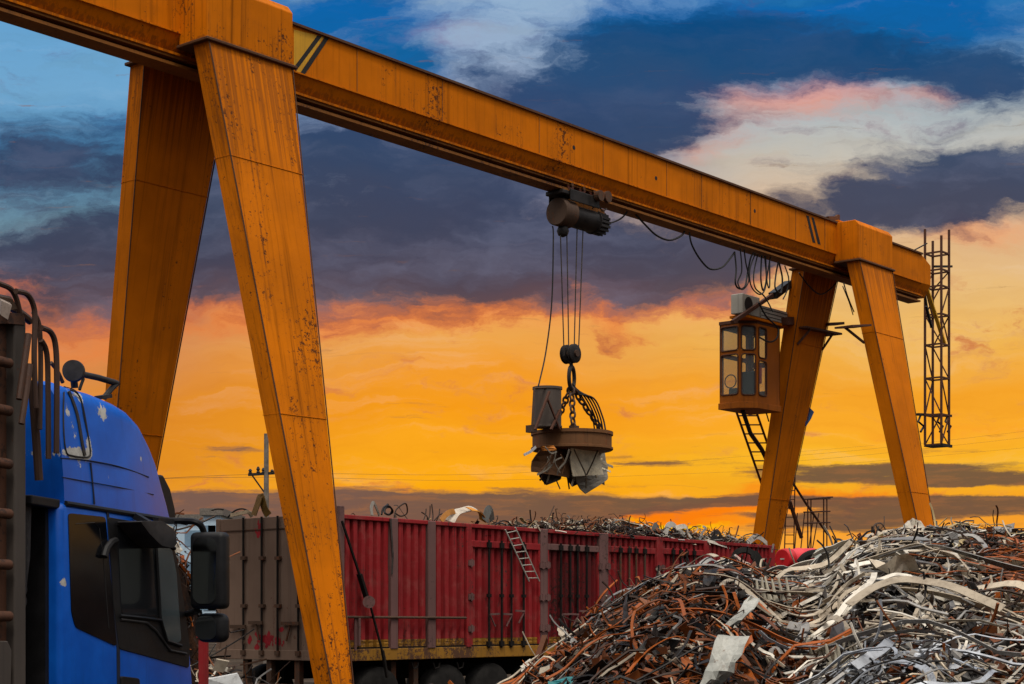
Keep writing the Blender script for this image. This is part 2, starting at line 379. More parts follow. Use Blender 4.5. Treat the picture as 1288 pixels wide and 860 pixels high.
    # dark cloud decks
    dark = total([(60, 392, 120, 30, .7), (270, 380, 100, 28, .55), (740, 180, 80, 28, .55), (900, 60, 90, 36, .4), (1200, 95, 90, 24, .5), (70, 155, 130, 22, .5), (450, 185, 140, 42, .95), (600, 215, 90, 25, .5), (640, 150, 80, 36, .6), (830, 150, 60, 34, .7), (60, 265, 220, 60, .32), (590, 362, 90, 9, -.35, 8), (715, 362, 60, 12, -.3, 20), (560, 375, 50, 8, -.4), (880, 300, 40, 8, -.3), (250, 250, 90, 50, .6),
                  (70, 195, 160, 32, .85), (40, 225, 200, 22, .5), (100, 330, 260, 48, 1.15), (250, 290, 160, 50, .7), (440, 330, 190, 62, 1.15), (430, 230, 170, 60, .95), (600, 330, 150, 62, 1.0), (640, 245, 110, 40, .75), (640, 375, 90, 18, .7, 8), (760, 310, 110, 60, 1.0), (860, 340, 110, 42, .95), (930, 315, 70, 40, .7), (800, 370, 50, 22, .75, 30), (770, 424, 34, 9, .75),
                  (700, 120, 80, 46, .85), (790, 110, 100, 55, 1.05), (860, 70, 130, 42, .8), (960, 60, 130, 34, .8), (1050, 66, 120, 28, .75), (1180, 82, 130, 32, .8), (905, 25, 90, 24, .5), (1262, 110, 60, 40, 1.0), (1010, 20, 90, 16, .45), (760, 165, 70, 26, .65), (600, 100, 60, 16, .35, 15),
                  (1180, 240, 130, 38, 1.25), (1085, 262, 90, 22, 1.0), (1270, 235, 110, 42, 1.1), (1120, 282, 140, 16, .9), (1240, 205, 90, 20, .5), (930, 290, 50, 16, .4)])
    f5 = g.noise(g.scale3(P, (9, 70, 1)), 1, 8, .66)
    dk = g.step(g.m('ADD', g.m('MULTIPLY_ADD', fr, 2.5, dark), g.m('MULTIPLY', g.m('SUBTRACT', f5, .5), 1.0)), g.m('MULTIPLY_ADD', g.step(V, .36, .46), .2, .02), 1.22)
    darkc = rampv(V, [(0, (10, 74, 128)), (70, (20, 70, 116)), (130, (38, 66, 106)), (190, (46, 66, 98)), (240, (54, 65, 92)), (290, (56, 64, 88)), (340, (66, 65, 84)), (385, (84, 70, 80)), (420, (150, 92, 66)), (480, (190, 110, 60))])
    ring = g.m('MULTIPLY', g.m('MULTIPLY', dk, g.m('SUBTRACT', 1, dk)), 4)
    ring = g.m('MULTIPLY', ring, g.step(V, .27, .38))
    c = g.mix(g.m('MULTIPLY', ring, .7), c, rampv(V, [(0, (150, 140, 165)), (200, (170, 135, 140)), (280, (190, 125, 105)), (360, (226, 116, 66)), (430, (226, 118, 52))]))
    lite = g.noise(g.scale3(P, (4, 11, 1)), 1.3, 7, .6)
    darkc = g.mix(g.m('MULTIPLY', g.m('MULTIPLY', g.step(lite, .42, .72), g.m('MULTIPLY_ADD', g.step(V, .08, .26), .75, .25)), .6), darkc, g.mix(.5, darkc, lin(128, 132, 158)))
    c = g.mix(g.m('MULTIPLY', dk, .96), c, darkc)
    # long low bars of cloud over the horizon
    V2 = g.m('MULTIPLY_ADD', g.m('SUBTRACT', wy, .5), .03, V0); P2 = g.comb(U, V2, 0)
    f3 = g.noise(g.scale3(P2, (5, 60, 1)), 1, 8, .62)
    bars = total([(865, 654, 110, 15, -1.0, -5), (985, 640, 60, 6, -.4), (760, 650, 50, 7, -.5, -8), (1180, 690, 140, 14, -.9), (250, 640, 260, 24, 1.2), (520, 640, 260, 19, 1.35), (700, 637, 160, 14, 1.15), (880, 632, 130, 6, .95, -2), (700, 660, 80, 16, .95), (930, 648, 90, 5, .9), (300, 569, 70, 8, .75), (345, 668, 300, 20, .8), (640, 680, 300, 20, .6),
                  (1150, 640, 190, 15, .85), (1130, 648, 120, 4, -.4), (1230, 616, 120, 4, -.5), (1080, 655, 120, 14, 1.0), (1230, 603, 150, 11, 1.15), (1100, 592, 140, 9, .95), (1020, 602, 70, 6, .7), (1200, 585, 120, 5, .6), (1120, 630, 160, 8, .8), (960, 628, 70, 6, .7), (1270, 640, 90, 12, .9), (830, 585, 70, 5, .5), (1200, 628, 140, 4, .5), (1180, 566, 120, 4, .4), (790, 576, 40, 3, .3)], P2)
    f4 = g.noise(g.scale3(P2, (14, 120, 1)), 1, 8, .65)
    bk = g.step(g.m('ADD', g.m('MULTIPLY_ADD', g.m('SUBTRACT', f3, .5), 1.9, bars), g.m('MULTIPLY', g.m('SUBTRACT', f4, .5), 1.1)), .24, .80)
    barc = g.ramp(U, [(0, lin(112, 88, 82)), (.45, lin(104, 82, 78)), (.75, lin(100, 78, 66)), (1.0, lin(104, 80, 64))])
    c = g.mix(g.m('MULTIPLY', bk, .93), c, barc)
    c = g.mix(g.m('MULTIPLY', g.m('MULTIPLY', bk, g.step(f4, .46, .66)), .35), c, lin(176, 112, 62))
    # the rest of the sky, behind and above the view: clear evening sky with a bright veil of cloud
    sky = g.node('ShaderNodeTexSky', sky_type='NISHITA'); sky.sun_disc = False
    sky.sun_elevation = SUN_EL; sky.sun_rotation = SUN_AZ
    veil = g.mix(g.step(g.noise(d, 3, 6, .6), .3, .7), (.50, .46, .42, 1), (.98, .90, .79, 1))
    veil = g.mix(1, veil, g.mix(g.step(z, .10, .95), (.10, .10, .11, 1), (2.7, 2.7, 2.75, 1)), 'MULTIPLY')
    ns = g.mix(1, veil, g.vm('MULTIPLY', sky.outputs[0], (.025, .025, .025)), 'ADD')
    ns = g.mix(g.step(z, -.05, .02), (.02, .018, .016, 1), ns)
    front = g.m('MULTIPLY', g.step(y, .45, .78), 1)
    c = g.mix(front, ns, c)
    bg = g.node('ShaderNodeBackground'); g.put(bg.inputs[0], c); bg.inputs[1].default_value = 1
    o = g.node('ShaderNodeOutputWorld'); g.l.new(bg.outputs[0], o.inputs[0])
SUN_EL = rad(62); SUN_AZ = rad(172)        # azimuth clockwise from the view axis: behind the camera, to the right
build_sky()
sun = bpy.data.lights.new("sun", 'SUN'); sun.energy = 1.5; sun.angle = rad(12); sun.color = (1, .93, .82)
so = bpy.data.objects.new("sun", sun); COL.objects.link(so)
sd = Vector((math.sin(SUN_AZ) * math.cos(SUN_EL), math.cos(SUN_AZ) * math.cos(SUN_EL), math.sin(SUN_EL)))
so.rotation_euler = (-sd).to_track_quat('-Z', 'Y').to_euler(); so.location = (20, -30, 40)
# ------------------------------------------------------------------ ground, far things
tag(MB().add([(-3000, -300, 0), (3000, -300, 0), (3000, 5000, 0), (-3000, 5000, 0)], [(0, 1, 2, 3)]).build('ground', 'ground', fix=False), None, None, kind='structure')
def far_building(u0, u1, vt, Y, label, tiers):
    a, b = W(u0, vt, Y), W(u1, vt, Y); w = b.x - a.x
    t = thing('apartment_building', label, 'building', ((a.x + b.x) / 2, Y, 0), 0, None)
    MB().box((-w / 2, 0, 0), (w / 2, 12, a.z)).build('wall', 'pale_blue', t)
    MB().box((-w / 2 - .3, -.3, a.z), (w / 2 + .3, 12.3, a.z + .6)).build('roof', 'concrete', t)
    n = max(2, int(w / 3))
    for i in range(n):
        for k in range(tiers):
            x = -w / 2 + w * (i + .5) / n; z = a.z - 2.4 - k * 3
            MB().box((x - .7, -.06, z), (x + .7, .05, z + 1.5)).build('window', 'window_far', t)
far_building(196, 257, 655, 160, 'pale blue apartment block seen low beyond the truck mirror', 4)
far_building(256, 277, 648, 150, 'slim whitish building just left of the brown trailer end', 4)
# utility pole behind the trailer
p = W(335, 560, 58)
t = thing('utility_pole', 'slim grey pole with crossarm rising behind the brown trailer end', 'utility pole', (p.x, p.y, 0))
MB().cyl((0, 0, 0), (0, 0, p.z + .4), .11, 10, .08).build('pole', 'concrete', t, 'a')
z = W(335, 597, 58).z
MB().bar((-.62, 0, z), (.28, 0, z + .06), .1, .09).build('crossarm', 'dark_iron', t)
for x, h in ((-.55, .12), (-.28, .2), (-.1, .16), (.2, .1)):
    MB().lathe((x, 0, z + .04), (x, 0, z + .08 + h), [(0, .03), (.2, .07), (.4, .04), (.6, .07), (1, .03)], 8).build('insulator', 'dark_iron', t)
MB().bar((-.5, 0, z), (0, 0, z - .7), .05, .05).build('brace', 'dark_iron', t)
def wire(pts, label, r=.012):
    a = [W(u, v, Y) for u, v, Y in pts]
    tag(MB().tube(spline(a, 8), r, 4).build('power_line', 'rope', loc=a[0]), label, 'cable')
wire([(100, 610, 60), (335, 596, 58.2), (700, 592, 100), (1100, 560, 160)], 'faint power line leaving the grey pole across the orange sky', .005)
wire([(90, 606, 61), (331, 600, 58.4), (660, 603, 100), (1000, 590, 160)], 'lower faint power line over the red trailer', .005)
for k, (a, b) in enumerate(((572, 545), (579, 553), (588, 566))):
    wire([(960, a + 4, 150), (1100, a - 8, 170), (1300, b - 4, 200)], ['highest', 'middle', 'lowest'][k] + ' of the three faint power lines right of the far crane legs', .008)
# ------------------------------------------------------------------ gantry crane
TH = 39.524
CR = Frame(TH, 18.278, 21.47)               # x along the girder from the near frame, y across, away from the camera
CL = 39.514 - 18.278
crane = thing('gantry_crane', 'orange painted steel gantry crane spanning the scrap yard on four tapered legs', 'crane', CR.loc(), CR.rz())
def q(v): return v - 21.47
GW, HT, HW, HC, HR = .32, 11.905, 11.125, 10.805, 10.64
x0, x1 = -9.5, 25.75
def section(x, poly): return [(x, y, z) for y, z in poly]
gb = MB()
sec = [(-GW, HT), (-GW, HW), (-.13, HC), (.13, HC), (GW, HW), (GW, HT)]
nose = [(-GW, HT - .22), (-GW, HW + .02), (-.13, HC), (.13, HC), (GW, HW + .02), (GW, HT - .22)]
XS = [x0] + [i * 2.0 - 8 for i in range(17)] + [25.2]
rows = [section(x, sec) for x in XS] + [section(x1, nose)]
rows = [r + [r[0]] for r in rows]
gb.grid(rows); gb.add(rows[0][:6], [(0, 1, 2, 3, 4, 5)]); gb.add(rows[-1][:6], [(5, 4, 3, 2, 1, 0)])
girder = gb.build('girder', 'crane', crane)
MB().box((x0, -GW - .05, HT + .002), (25.2, GW + .05, HT + .045)).build('top_plate', 'crane_dark', crane)
rb = MB().box((x0, -.21, HC - .052), (25.4, .21, HC - .012)).box((x0, -.045, HR + .05), (25.4, .045, HC - .054))
rb.build('rail_web', 'rail', crane)
MB().box((x0, -.19, HR), (25.4, .19, HR + .048)).build('rail_flange', 'rail', crane)
MB().box((x0, -.245, HC - .010), (25.4, -.13, HC + .03)).build('rail_edge', 'crane', crane)
for x in (-6.3, -3.1, 3.05, 5.3, 8.2, 10.35, 12.7, 14.1, 16.2, 18.3, 19.75):
    MB().box((x, -GW - .012, HW + .01), (x + .011, -GW + .002, HT - .004)).build('weld_seam', 'rail', crane)
MB().box((x0, -GW - .022, HW - .012), (25.2, -GW + .01, HW + .012)).build('edge_strip', 'crane_rusty', crane)
for x, z in ((9.35, 11.5), (12.3, 11.46), (11.05, 11.0), (3.0, 11.02), (16.4, 11.5), (-5, 11.45)):
    yy = -GW - .004 if z > HW else -.22
    MB().cyl((x, yy, z), (x, yy + .03, z), .045, 12).build('bolt_hole', 'black', crane)
# hazard marks
def web(u, v): return CR.at(u, v, -GW)
def webpoly(uv, mat, name, off=.006):
    P = [web(u, v) for u, v in uv]
    MB().prism([p + Vector((0, -off, 0)) for p in P], (0, off + .02, 0)).build(name, mat, crane)
webpoly([(369.5, 37), (400, 44.5), (369.5, 84)], 'yellow', 'hazard_patch', .004)
webpoly([(403, 45.5), (407.5, 46.5), (377, 92), (371.5, 91)], 'yellow', 'hazard_patch', .004)
webpoly([(399, 44.3), (404.5, 45.8), (372, 89), (369.3, 85)], 'black', 'hazard_stripe')
webpoly([(408.5, 46.6), (413.5, 48.2), (383, 93.5), (377.3, 92.2)], 'black', 'hazard_stripe')
for d in (0, 6.5): webpoly([(1014 + d, 270.5 + d * .37), (1017 + d, 271.6 + d * .37), (1025.5 + d, 305.5 + d * .3), (1022 + d, 304.5 + d * .3)], 'black', 'hazard_stripe')
# legs and caps
CAPB = 10.93
LEGN = {0: 'front leg', 1: 'rear leg'}
def leg_pts(cx, side, h):
    k = (CAPB - h) / CAPB; w = .887 + (.174 - .887) * k
    if side == 0: a = 20.5 - 2.239 * k; b = a + .369
    else: a = 22.059 + 2.331 * k; b = a + .369
    return [(cx - w, q(a), h), (cx + w, q(a), h), (cx + w, q(b), h), (cx - w, q(b), h)]
for cx in (0, CL):
    for side in (0, 1):
        mb = MB(); hs = [.25, 2.2, 4.2, 6.2, 8.2, CAPB - .05]
        rws = [leg_pts(cx, side, h) for h in hs]; rws = [r + [r[0]] for r in rws]
        mb.grid(rws); mb.add(rws[0][:4], [(0, 1, 2, 3)]); mb.add(rws[-1][:4], [(3, 2, 1, 0)])
        lg = mb.build('leg', 'leg_rusty' if (cx == 0 and side == 0) else 'leg_rear' if side else 'leg_front', crane, bevel=.008, seg=1)
        if cx == 0 and side == 0: lg['label'] = 'rust streaked near front leg of the crane'
        fy = q(18.261 + .18) if side == 0 else q(24.39 + .18)
        MB().box((cx - .5, fy - .3, .0), (cx + .5, fy + .3, .25)).build('foot', 'crane_dark', crane, bevel=.02)
        # flange cover strip along the outer edge, with weld bands
        edge = MB()
        for a, b in zip(hs[:-1], hs[1:]):
            A, B = leg_pts(cx, side, a), leg_pts(cx, side, b)
            edge.bar(Vector(A[0]) + Vector((-.004, -.012, 0)), Vector(B[0]) + Vector((-.004, -.012, 0)), .016, .02)
            edge.bar(Vector(A[1]) + Vector((.004, -.012, 0)), Vector(B[1]) + Vector((.004, -.012, 0)), .014, .02)
        edge.build('edge_angle', 'crane_dark', crane)
        for h in (9.05, 5.0):
            P = [Vector(p) for p in leg_pts(cx, side, h)]; c = sum(P, Vector()) / 4
            P2 = [Vector(p) for p in leg_pts(cx, side, h + .009)]
            grow = lambda p: Vector((c.x + (p.x - c.x) * 1.006, c.y + (p.y - c.y) * 1.06, p.z))
            MB().hexa([grow(p) for p in P + P2]).build('weld_seam', 'crane_rusty', crane)
    for side in (0, 1):
        ya, yb = (q(20.5) - .015, -GW + .03) if side == 0 else (GW - .03, q(22.44))
        if side == 0: poly = [(-.905 + cx, ya, z) for z in ()] 
        zt = HT + .02
        cp = MB()
        prof = [(ya, CAPB), (ya, zt - .14), (ya + .12, zt), (yb, zt), (yb, CAPB)] if side == 0 else [(yb, CAPB), (yb, zt - .14), (yb - .12, zt), (ya, zt), (ya, CAPB)]
        cp.prism([(cx - .905, y, z) for y, z in prof], (1.81, 0, 0))
        cp.build('leg_cap', 'crane_rusty' if cx == 0 else 'crane', crane, bevel=.012, seg=1)
        MB().box((cx - .96, ya - .055 if side == 0 else yb + .055, CAPB - .055), (cx + .96, yb if side == 0 else ya, CAPB - .004)).build('cap_flange', 'crane_dark', crane, bevel=.01, seg=1)
    MB().box((cx - .87, -GW - .06, HT + .05), (cx + .87, GW + .06, HT + .09)).build('saddle_plate', 'crane', crane)
    # cross beam tying the two caps under the rail
    for dx in (-.8, .8):
        MB().prism([(cx + dx, -.33, CAPB - .004), (cx + dx, -.22, HC - .1), (cx + dx, -.05, HR - .12), (cx + dx, .05, HR - .12), (cx + dx, .22, HC - .1), (cx + dx, .33, CAPB - .004), (cx + dx, .7, CAPB - .06), (cx + dx, .7, HR - .2), (cx + dx, -.7, HR - .2), (cx + dx, -.7, CAPB - .06)], (.03, 0, 0)) if False else None
    MB().box((cx - .9, -.36, CAPB - .001), (cx - .88, -.33, CAPB + .3)).build('gusset', 'crane_dark', crane)
MB().prism([(20.5, -.1, HT + .05), (20.95, -.1, HT + .05), (20.95, -.1, HT + .36), (20.86, -.1, HT + .36), (20.8, -.1, HT + .3), (20.35, -.1, HT + .22)], (0, .08, 0)).build('end_stop', 'crane_dark', crane)

# small brackets on the far legs
def bar(m, a, b, w=.05, h=.05): return m.bar(a, b, w, h)
def C(u, v, y): return CR.at(u, v, y)
MB().bar(C(1003, 412, .95), C(1049, 421, .95), .5, .05).build('bracket_shelf', 'rust_red_iron', crane)
MB().bar(C(1003, 433, 1.0), C(1019, 414, .75), .06, .06).build('bracket_strut', 'rust_red_iron', crane)
MB().bar(C(1034, 440, 1.0), C(1048, 419, .75), .06, .06).build('bracket_strut', 'rust_red_iron', crane)
MB().bar(C(1037, 408, .9), C(1056, 407, .9), .3, .07).build('bracket_shelf', 'rust_red_iron', crane)
MB().bar(C(1061, 411, -1.1), C(1085, 410, -1.1), .5, .05).build('bracket_shelf', 'rust_red_iron', crane)
MB().bar(C(1062, 411, -1.1), C(1087, 431, -1.1), .05, .05).build('bracket_strut', 'rust_red_iron', crane)
pl = C(1022, 520, 1.35)
MB().prism([C(1018, 512, 1.4), C(1024, 518, 1.4), C(1020, 527, 1.4), C(1014, 536, 1.4), C(1013, 524, 1.4)], (0, .03, 0)).build('blue_rag', 'blue_sheet', crane)

# ---- operator cabin
cy0, cy1 = 1.22, 2.14                       # near and far side of the cabin across the girder
cxl = C(952.5, 460, cy0).x; cxr = C(981, 460, cy0).x
zt = C(962, 409, cy0).z; zb = C(962, 515, cy0).z
ch = .33
cxf = cxl - ch                              # end face
plan = [(cxf, cy1), (cxf, cy0 + ch), (cxl, cy0), (cxr, cy0), (cxr, cy1)]
def ringpoly(z, g=0): 
    c = Vector((sum(p[0] for p in plan) / 5, sum(p[1] for p in plan) / 5)); 
    return [(c.x + (p[0] - c.x) * (1 + g), c.y + (p[1] - c.y) * (1 + g), z) for p in plan]
cab = MB().prism(ringpoly(zb, .05), (0, 0, .16)).build('operator_cabin', 'cabin', crane, bevel=.01)
MB().prism(ringpoly(zt, .03), (0, 0, .09)).build('roof', 'rust_red_iron', cab, bevel=.01)
MB().prism(ringpoly(zb + .1602, 0), (0, 0, .16)).build('skirt_panel', 'cabin', cab)
fz0, fz1 = zb + .3202, zt - .002
H = fz1 - fz0; zmid = fz0 + H * .60
fr = MB(); gl_list = []
def wall_with_windows(a, b, openings):
    """frame members of one cabin wall between plan points a and b; openings: (s0, s1, z0, z1)"""
    a, b = Vector((a[0], a[1], 0)), Vector((b[0], b[1], 0)); n = (b - a).cross(Vector((0, 0, 1))).normalized()
    m = MB(); L = (b - a).length
    zs = sorted({fz0, fz1} | {o[2] for o in openings} | {o[3] for o in openings}); ss = sorted({0, 1} | {o[0] for o in openings} | {o[1] for o in openings})
    for i in range(len(ss) - 1):
        for k in range(len(zs) - 1):
            s_, z_ = (ss[i] + ss[i + 1]) / 2, (zs[k] + zs[k + 1]) / 2
            if any(o[0] < s_ < o[1] and o[2] < z_ < o[3] for o in openings): continue
            p, r = a.lerp(b, ss[i]), a.lerp(b, ss[i + 1])
            m.prism([p + Vector((0, 0, zs[k])), r + Vector((0, 0, zs[k])), r + Vector((0, 0, zs[k + 1])), p + Vector((0, 0, zs[k + 1]))], n * -.05)
    m.build('wall_panel', 'cabin', cab)
    for o in openings:
        p, r = a.lerp(b, o[0]), a.lerp(b, o[1]); e = (r - p).normalized()
        rim = []
        for cs, cz, k in ((p, o[2], 0), (r, o[2], 1), (r, o[3], 2), (p, o[3], 3)):
            sx = 1 if cs is p else -1; sz = 1 if k < 2 else -1
            c0 = cs + e * sx * .07 + Vector((0, 0, cz + sz * .07))
            for j in range(4):
                ang = {0: PI, 1: 1.5 * PI, 2: 0, 3: .5 * PI}[k] + j / 3 * PI / 2
                rim.append(c0 + e * (.07 * math.cos(ang)) + Vector((0, 0, .07 * math.sin(ang))))
        wf = MB().tube([v + n * .006 for v in rim], .02, 6, closed=True).build('window_frame', 'dark_iron' if len(openings) > 2 else 'rust_red_iron', cab)
        MB().prism([p + Vector((0, 0, o[2])) - n * .02, r + Vector((0, 0, o[2])) - n * .02, r + Vector((0, 0, o[3])) - n * .02, p + Vector((0, 0, o[3])) - n * .02], n * -.008).build('window', 'cab_glass', cab)
wall_with_windows(plan[0], plan[1], [(.06, .94, zmid + .06, fz1 - .06), (.06, .94, fz0 + .04, zmid - .04)])
wall_with_windows(plan[1], plan[2], [(.12, .9, zmid + .06, fz1 - .06), (.12, .9, fz0 - .0 + .02, zmid - .04)])
wall_with_windows(plan[2], plan[3], [(.06, .40, zmid - .12, fz1 - .08), (.06, .40, fz0 + .02, zmid - .2)])
wall_with_windows(plan[3], plan[4], [(.12, .88, zmid - .1, fz1 - .1), (.12, .88, fz0 + .25, zmid - .2)])
wall_with_windows(plan[4], plan[0], [(.10, .92, zmid + .02, fz1 - .08), (.10, .92, fz0 + .08, zmid - .06)])
sx = (cxf + cxr) / 2
MB().box((sx - .25, cy0 + .4, fz0 - .05), (sx + .25, cy0 + .9, fz0 + .1)).box((sx + .2, cy0 + .42, fz0 + .1), (sx + .3, cy0 + .88, fz0 + .75)).build('operator_seat', 'plastic', cab, bevel=.03)
MB().box((cxf + .1, cy0 + .45, fz0 - .1), (cxf + .4, cy1 - .2, fz0 + .22)).build('control_console', 'plastic_grey', cab, bevel=.03)
MB().tube([Vector((cxf + .25 + .0, cy0 + .75 + .17 * math.cos(a), fz0 + .42 + .17 * math.sin(a))) for a in [i * PI / 8 for i in range(16)]], .016, 6, closed=True).build('hand_wheel', 'plastic', cab)
MB().box((cxl + .18, cy0 + .10, fz0 + .35), (cxl + .42, cy0 + .2, fz0 + .85)).build('red_cloth', 'red_plastic', cab, bevel=.04)
# air conditioner and its platform over the cabin
az0 = C(955, 402, 1.35).z
a0, a1 = C(925, 400, 1.35).x, C(986, 400, 1.35).x
MB().box((a0 + .12, 1.14, az0 - .08), (38.8 - 18.278, 1.6, az0 - .02)).build('roof_platform', 'crane', crane)
ac = MB().box((a0 + .02, 1.15, az0), (a0 + .85, 1.5, az0 + .50)).build('air_conditioner', 'white_old', crane, bevel=.02)
am = (a0 + a0 + .85) / 2
MB().cyl((a0 + .3, 1.149, az0 + .25), (a0 + .3, 1.14, az0 + .25), .19, 20).build('fan_grille', 'dark_iron', ac)
bx = MB().box((a0 + .9, 1.15, az0), (a1, 1.5, az0 + .32)).build('electrical_box', 'white_old', crane, bevel=.015)
for k in range(3): MB().box((a0 + .92, 1.138, az0 + .06 + k * .09), (a1 - .04, 1.149, az0 + .075 + k * .09)).build('louvre', 'plastic_grey', bx)
MB().bar(C(921, 405, 1.1), C(988, 360, 1.1), .09, .09).build('support_arm', 'rust_red_iron', crane)
MB().bar(C(972, 372, 1.1), C(992, 357, 1.1), .22, .18).build('cable_clamp', 'dark_iron', crane)
MB().bar(C(985, 404, 1.1), C(993, 404, 1.1), .3, .2).build('arm_bracket', 'rust_red_iron', crane)
# ladder from the cabin down behind the leg
def ladder(a0, a1, b0, b1, n, r=.022, rr=.014):
    m = MB().tube([a0, a1], r, 6).tube([b0, b1], r, 6)
    for i in range(n):
        s = (i + .5) / n; m.tube([Vector(a0).lerp(a1, s), Vector(b0).lerp(b1, s)], rr, 5)
    return m
ladder(C(926, 517, 2.5), C(969, 640, 2.5), C(951, 517, 2.2), C(994, 640, 2.2), 11, .035, .02).build('ladder', 'rust_red_iron', crane)
MB().tube([C(934, 516, 1.7), C(944, 545, 1.9), C(958, 565, 2.1), C(975, 600, 2.3)], .06, 8).build('cable_conduit', 'dark_iron', crane)
MB().tube([C(963, 516, 1.6), C(967, 530, 1.6)], .02, 6).build('hanger_rod', 'rust_red_iron', crane)
# access stair and railed landing beside the far rear leg
Y2 = 2.2
st = MB()
st.bar(C(988, 700, Y2), C(1052, 698, Y2), .7, .09)
stair = st.build('access_landing', 'rust_red_iron', crane)
def rod(pts, r=.022, mat='rust_red_iron', name='railing', par=stair): MB().tube(pts, r, 6).build(name, mat, par)
for yy in (Y2 - .3, Y2 + .3):
    k = 0 if yy < Y2 else 4
    for v in (628, 644, 658): rod([C(1015 - k, v, yy), C(1040 + k, v - 1, yy)])
    for u in (1016, 1036): rod([C(u + k, 698, yy), C(u + k, 628, yy)])
rod([C(1012, 628, Y2 - .3), C(1035, 626, Y2 - .3), C(1047, 625, Y2 - .3)])
rod([C(990, 596, Y2), C(1013, 632, Y2), C(1041, 672, Y2)], .035, name='stair_stringer')
rod([C(993, 630, Y2), C(1008, 676, Y2)], .06, name='stair_stringer')
for u0, u1 in ((1003, 998), (1012, 1005), (1030, 1018), (1024, 1014)):
    rod([C(u0, 645, Y2), C(u1, 712, Y2)], .018, name='handrail')
ladder(C(1020, 690, Y2 - .3), C(1008, 720, Y2 - .3), C(1040, 690, Y2 - .3), C(1030, 720, Y2 - .3), 4).build('step_ladder', 'crane', stair)
ladder(C(990, 600, Y2 + .4), C(986, 712, Y2 + .4), C(1000, 600, Y2 + .4), C(998, 712, Y2 + .4), 10, .02, .014).build('step_ladder', 'rust_red_iron', stair)

# ---- lattice mast at the far end of the girder
mast_y = (-.25, .25)
ax = C(1184, 400, mast_y[0]).x
corners = [(ax, mast_y[0]), (ax + .5, mast_y[0]), (ax + .5, mast_y[1]), (ax, mast_y[1])]
z0 = C(1180, 560, 0).z; z1 = C(1180, 300, 0).z
ms = MB()
for i, (x, y) in enumerate(corners): ms.bar((x, y, z0), (x, y, z1 + (.25 if i % 2 else 0)), .055, .055)
mast = ms.build('lattice_mast', 'rust_red_iron', crane)
lev = [z0, z0 + .85, z0 + 1.9, z0 + 2.85, z0 + 3.7, z0 + 4.5, z1 - .95, z1 - .45]
for k, z in enumerate(lev):
    br = MB()
    for i in range(4):
        a, b = corners[i], corners[(i + 1) % 4]
        br.bar((a[0], a[1], z), (b[0], b[1], z), .045, .045)
    br.build('cross_ring', 'rust_red_iron', mast)
dg = MB()
for k in range(len(lev) - 2):
    for i in range(4):
        if (k + i) % 3 == 2: continue
        a, b = corners[i], corners[(i + 1) % 4]
        if k % 2: a, b = b, a
        dg.bar((a[0], a[1], lev[k]), (b[0], b[1], lev[k + 1]), .03, .03)
dg.build('diagonal_brace', 'rust_red_iron', mast)
MB().bar((ax - .05, mast_y[0] - .05, z0 - .03), (ax + .55, mast_y[0] - .05, z0 - .03), .06, .08).box((ax - .03, mast_y[0] - .02, z0 - .05), (ax + .53, mast_y[1] + .02, z0 - .02)).build('foot_plate', 'dark_iron', mast)
MB().bar(C(1154, 521, .3), C(1196, 523, .3), .08, .07).build('collector_arm', 'dark_iron', mast)
for u in (1158, 1182, 1192):
    MB().tube([C(u, 522, .3), C(u - 3, 530, .3), C(u + 4, 536, .3), C(u, 543, .3)], .035, 6).build('collector_hook', 'dark_iron', mast)
MB().bar(C(1164, 357, -.2), C(1188, 432, -.2), .1, .05).build('tie_plate', 'yellow', mast)
MB().bar(C(1165, 385, -.2), C(1172, 412, -.2), .07, .05).bar(C(1163, 370, .1), C(1168, 400, .1), .06, .05).build('tie_bar', 'dark_iron', mast)
MB().bar(C(1149, 315, 0), C(1166, 306, 0), .03, .03).bar(C(1175, 335, 0), C(1197, 335, 0), .06, .06).build('stay_rod', 'dark_iron', mast)

# ---- festoon cables under the girder
def cable(uv, y=-.05, r=.018, name='festoon_cable', n=7):
    MB().tube(spline([C(u, v, y + R.uniform(-.06, .06)) for u, v in uv], n), r, 6).build(name, 'rope', crane, 'a')
cable([(762, 281), (772, 279), (782, 274), (789, 266)])
cable([(799, 269), (812, 283), (826, 296), (842, 302), (856, 297), (861, 291)], r=.022)
cable([(867, 292), (870, 307), (880, 325), (893, 338), (908, 336), (919, 324), (924, 317)], r=.022)
cable([(924, 317), (926, 338), (925, 356), (930, 363), (937, 360), (940, 345), (944, 325), (948, 318)], r=.022)
cable([(931, 312), (933, 340), (928, 355), (934, 364), (942, 352), (938, 330), (936, 314)])
cable([(950, 319), (943, 340), (945, 360), (955, 370), (962, 364), (966, 340), (969, 323)])
cable([(953, 320), (948, 345), (950, 362), (960, 371), (966, 380), (972, 392)])
cable([(958, 321), (957, 350), (960, 365), (964, 350), (962, 322)], r=.022)
cable([(963, 322), (965, 355), (968, 360), (968, 330)])
cable([(979, 329), (976, 345), (975, 362), (982, 368), (984, 350), (980, 331)], r=.022)
cable([(987, 334), (992, 350), (990, 365), (985, 376)])
cable([(1005, 343), (1018, 360), (1032, 370), (1046, 362), (1054, 352)], 0.3)
cable([(1061, 355), (1066, 372), (1074, 392)], -.6); cable([(1060, 360), (1068, 380), (1073, 396)], -.6, .014)
cable([(954, 380), (964, 398), (978, 412), (977, 425), (968, 430), (955, 424)], .9, .022)
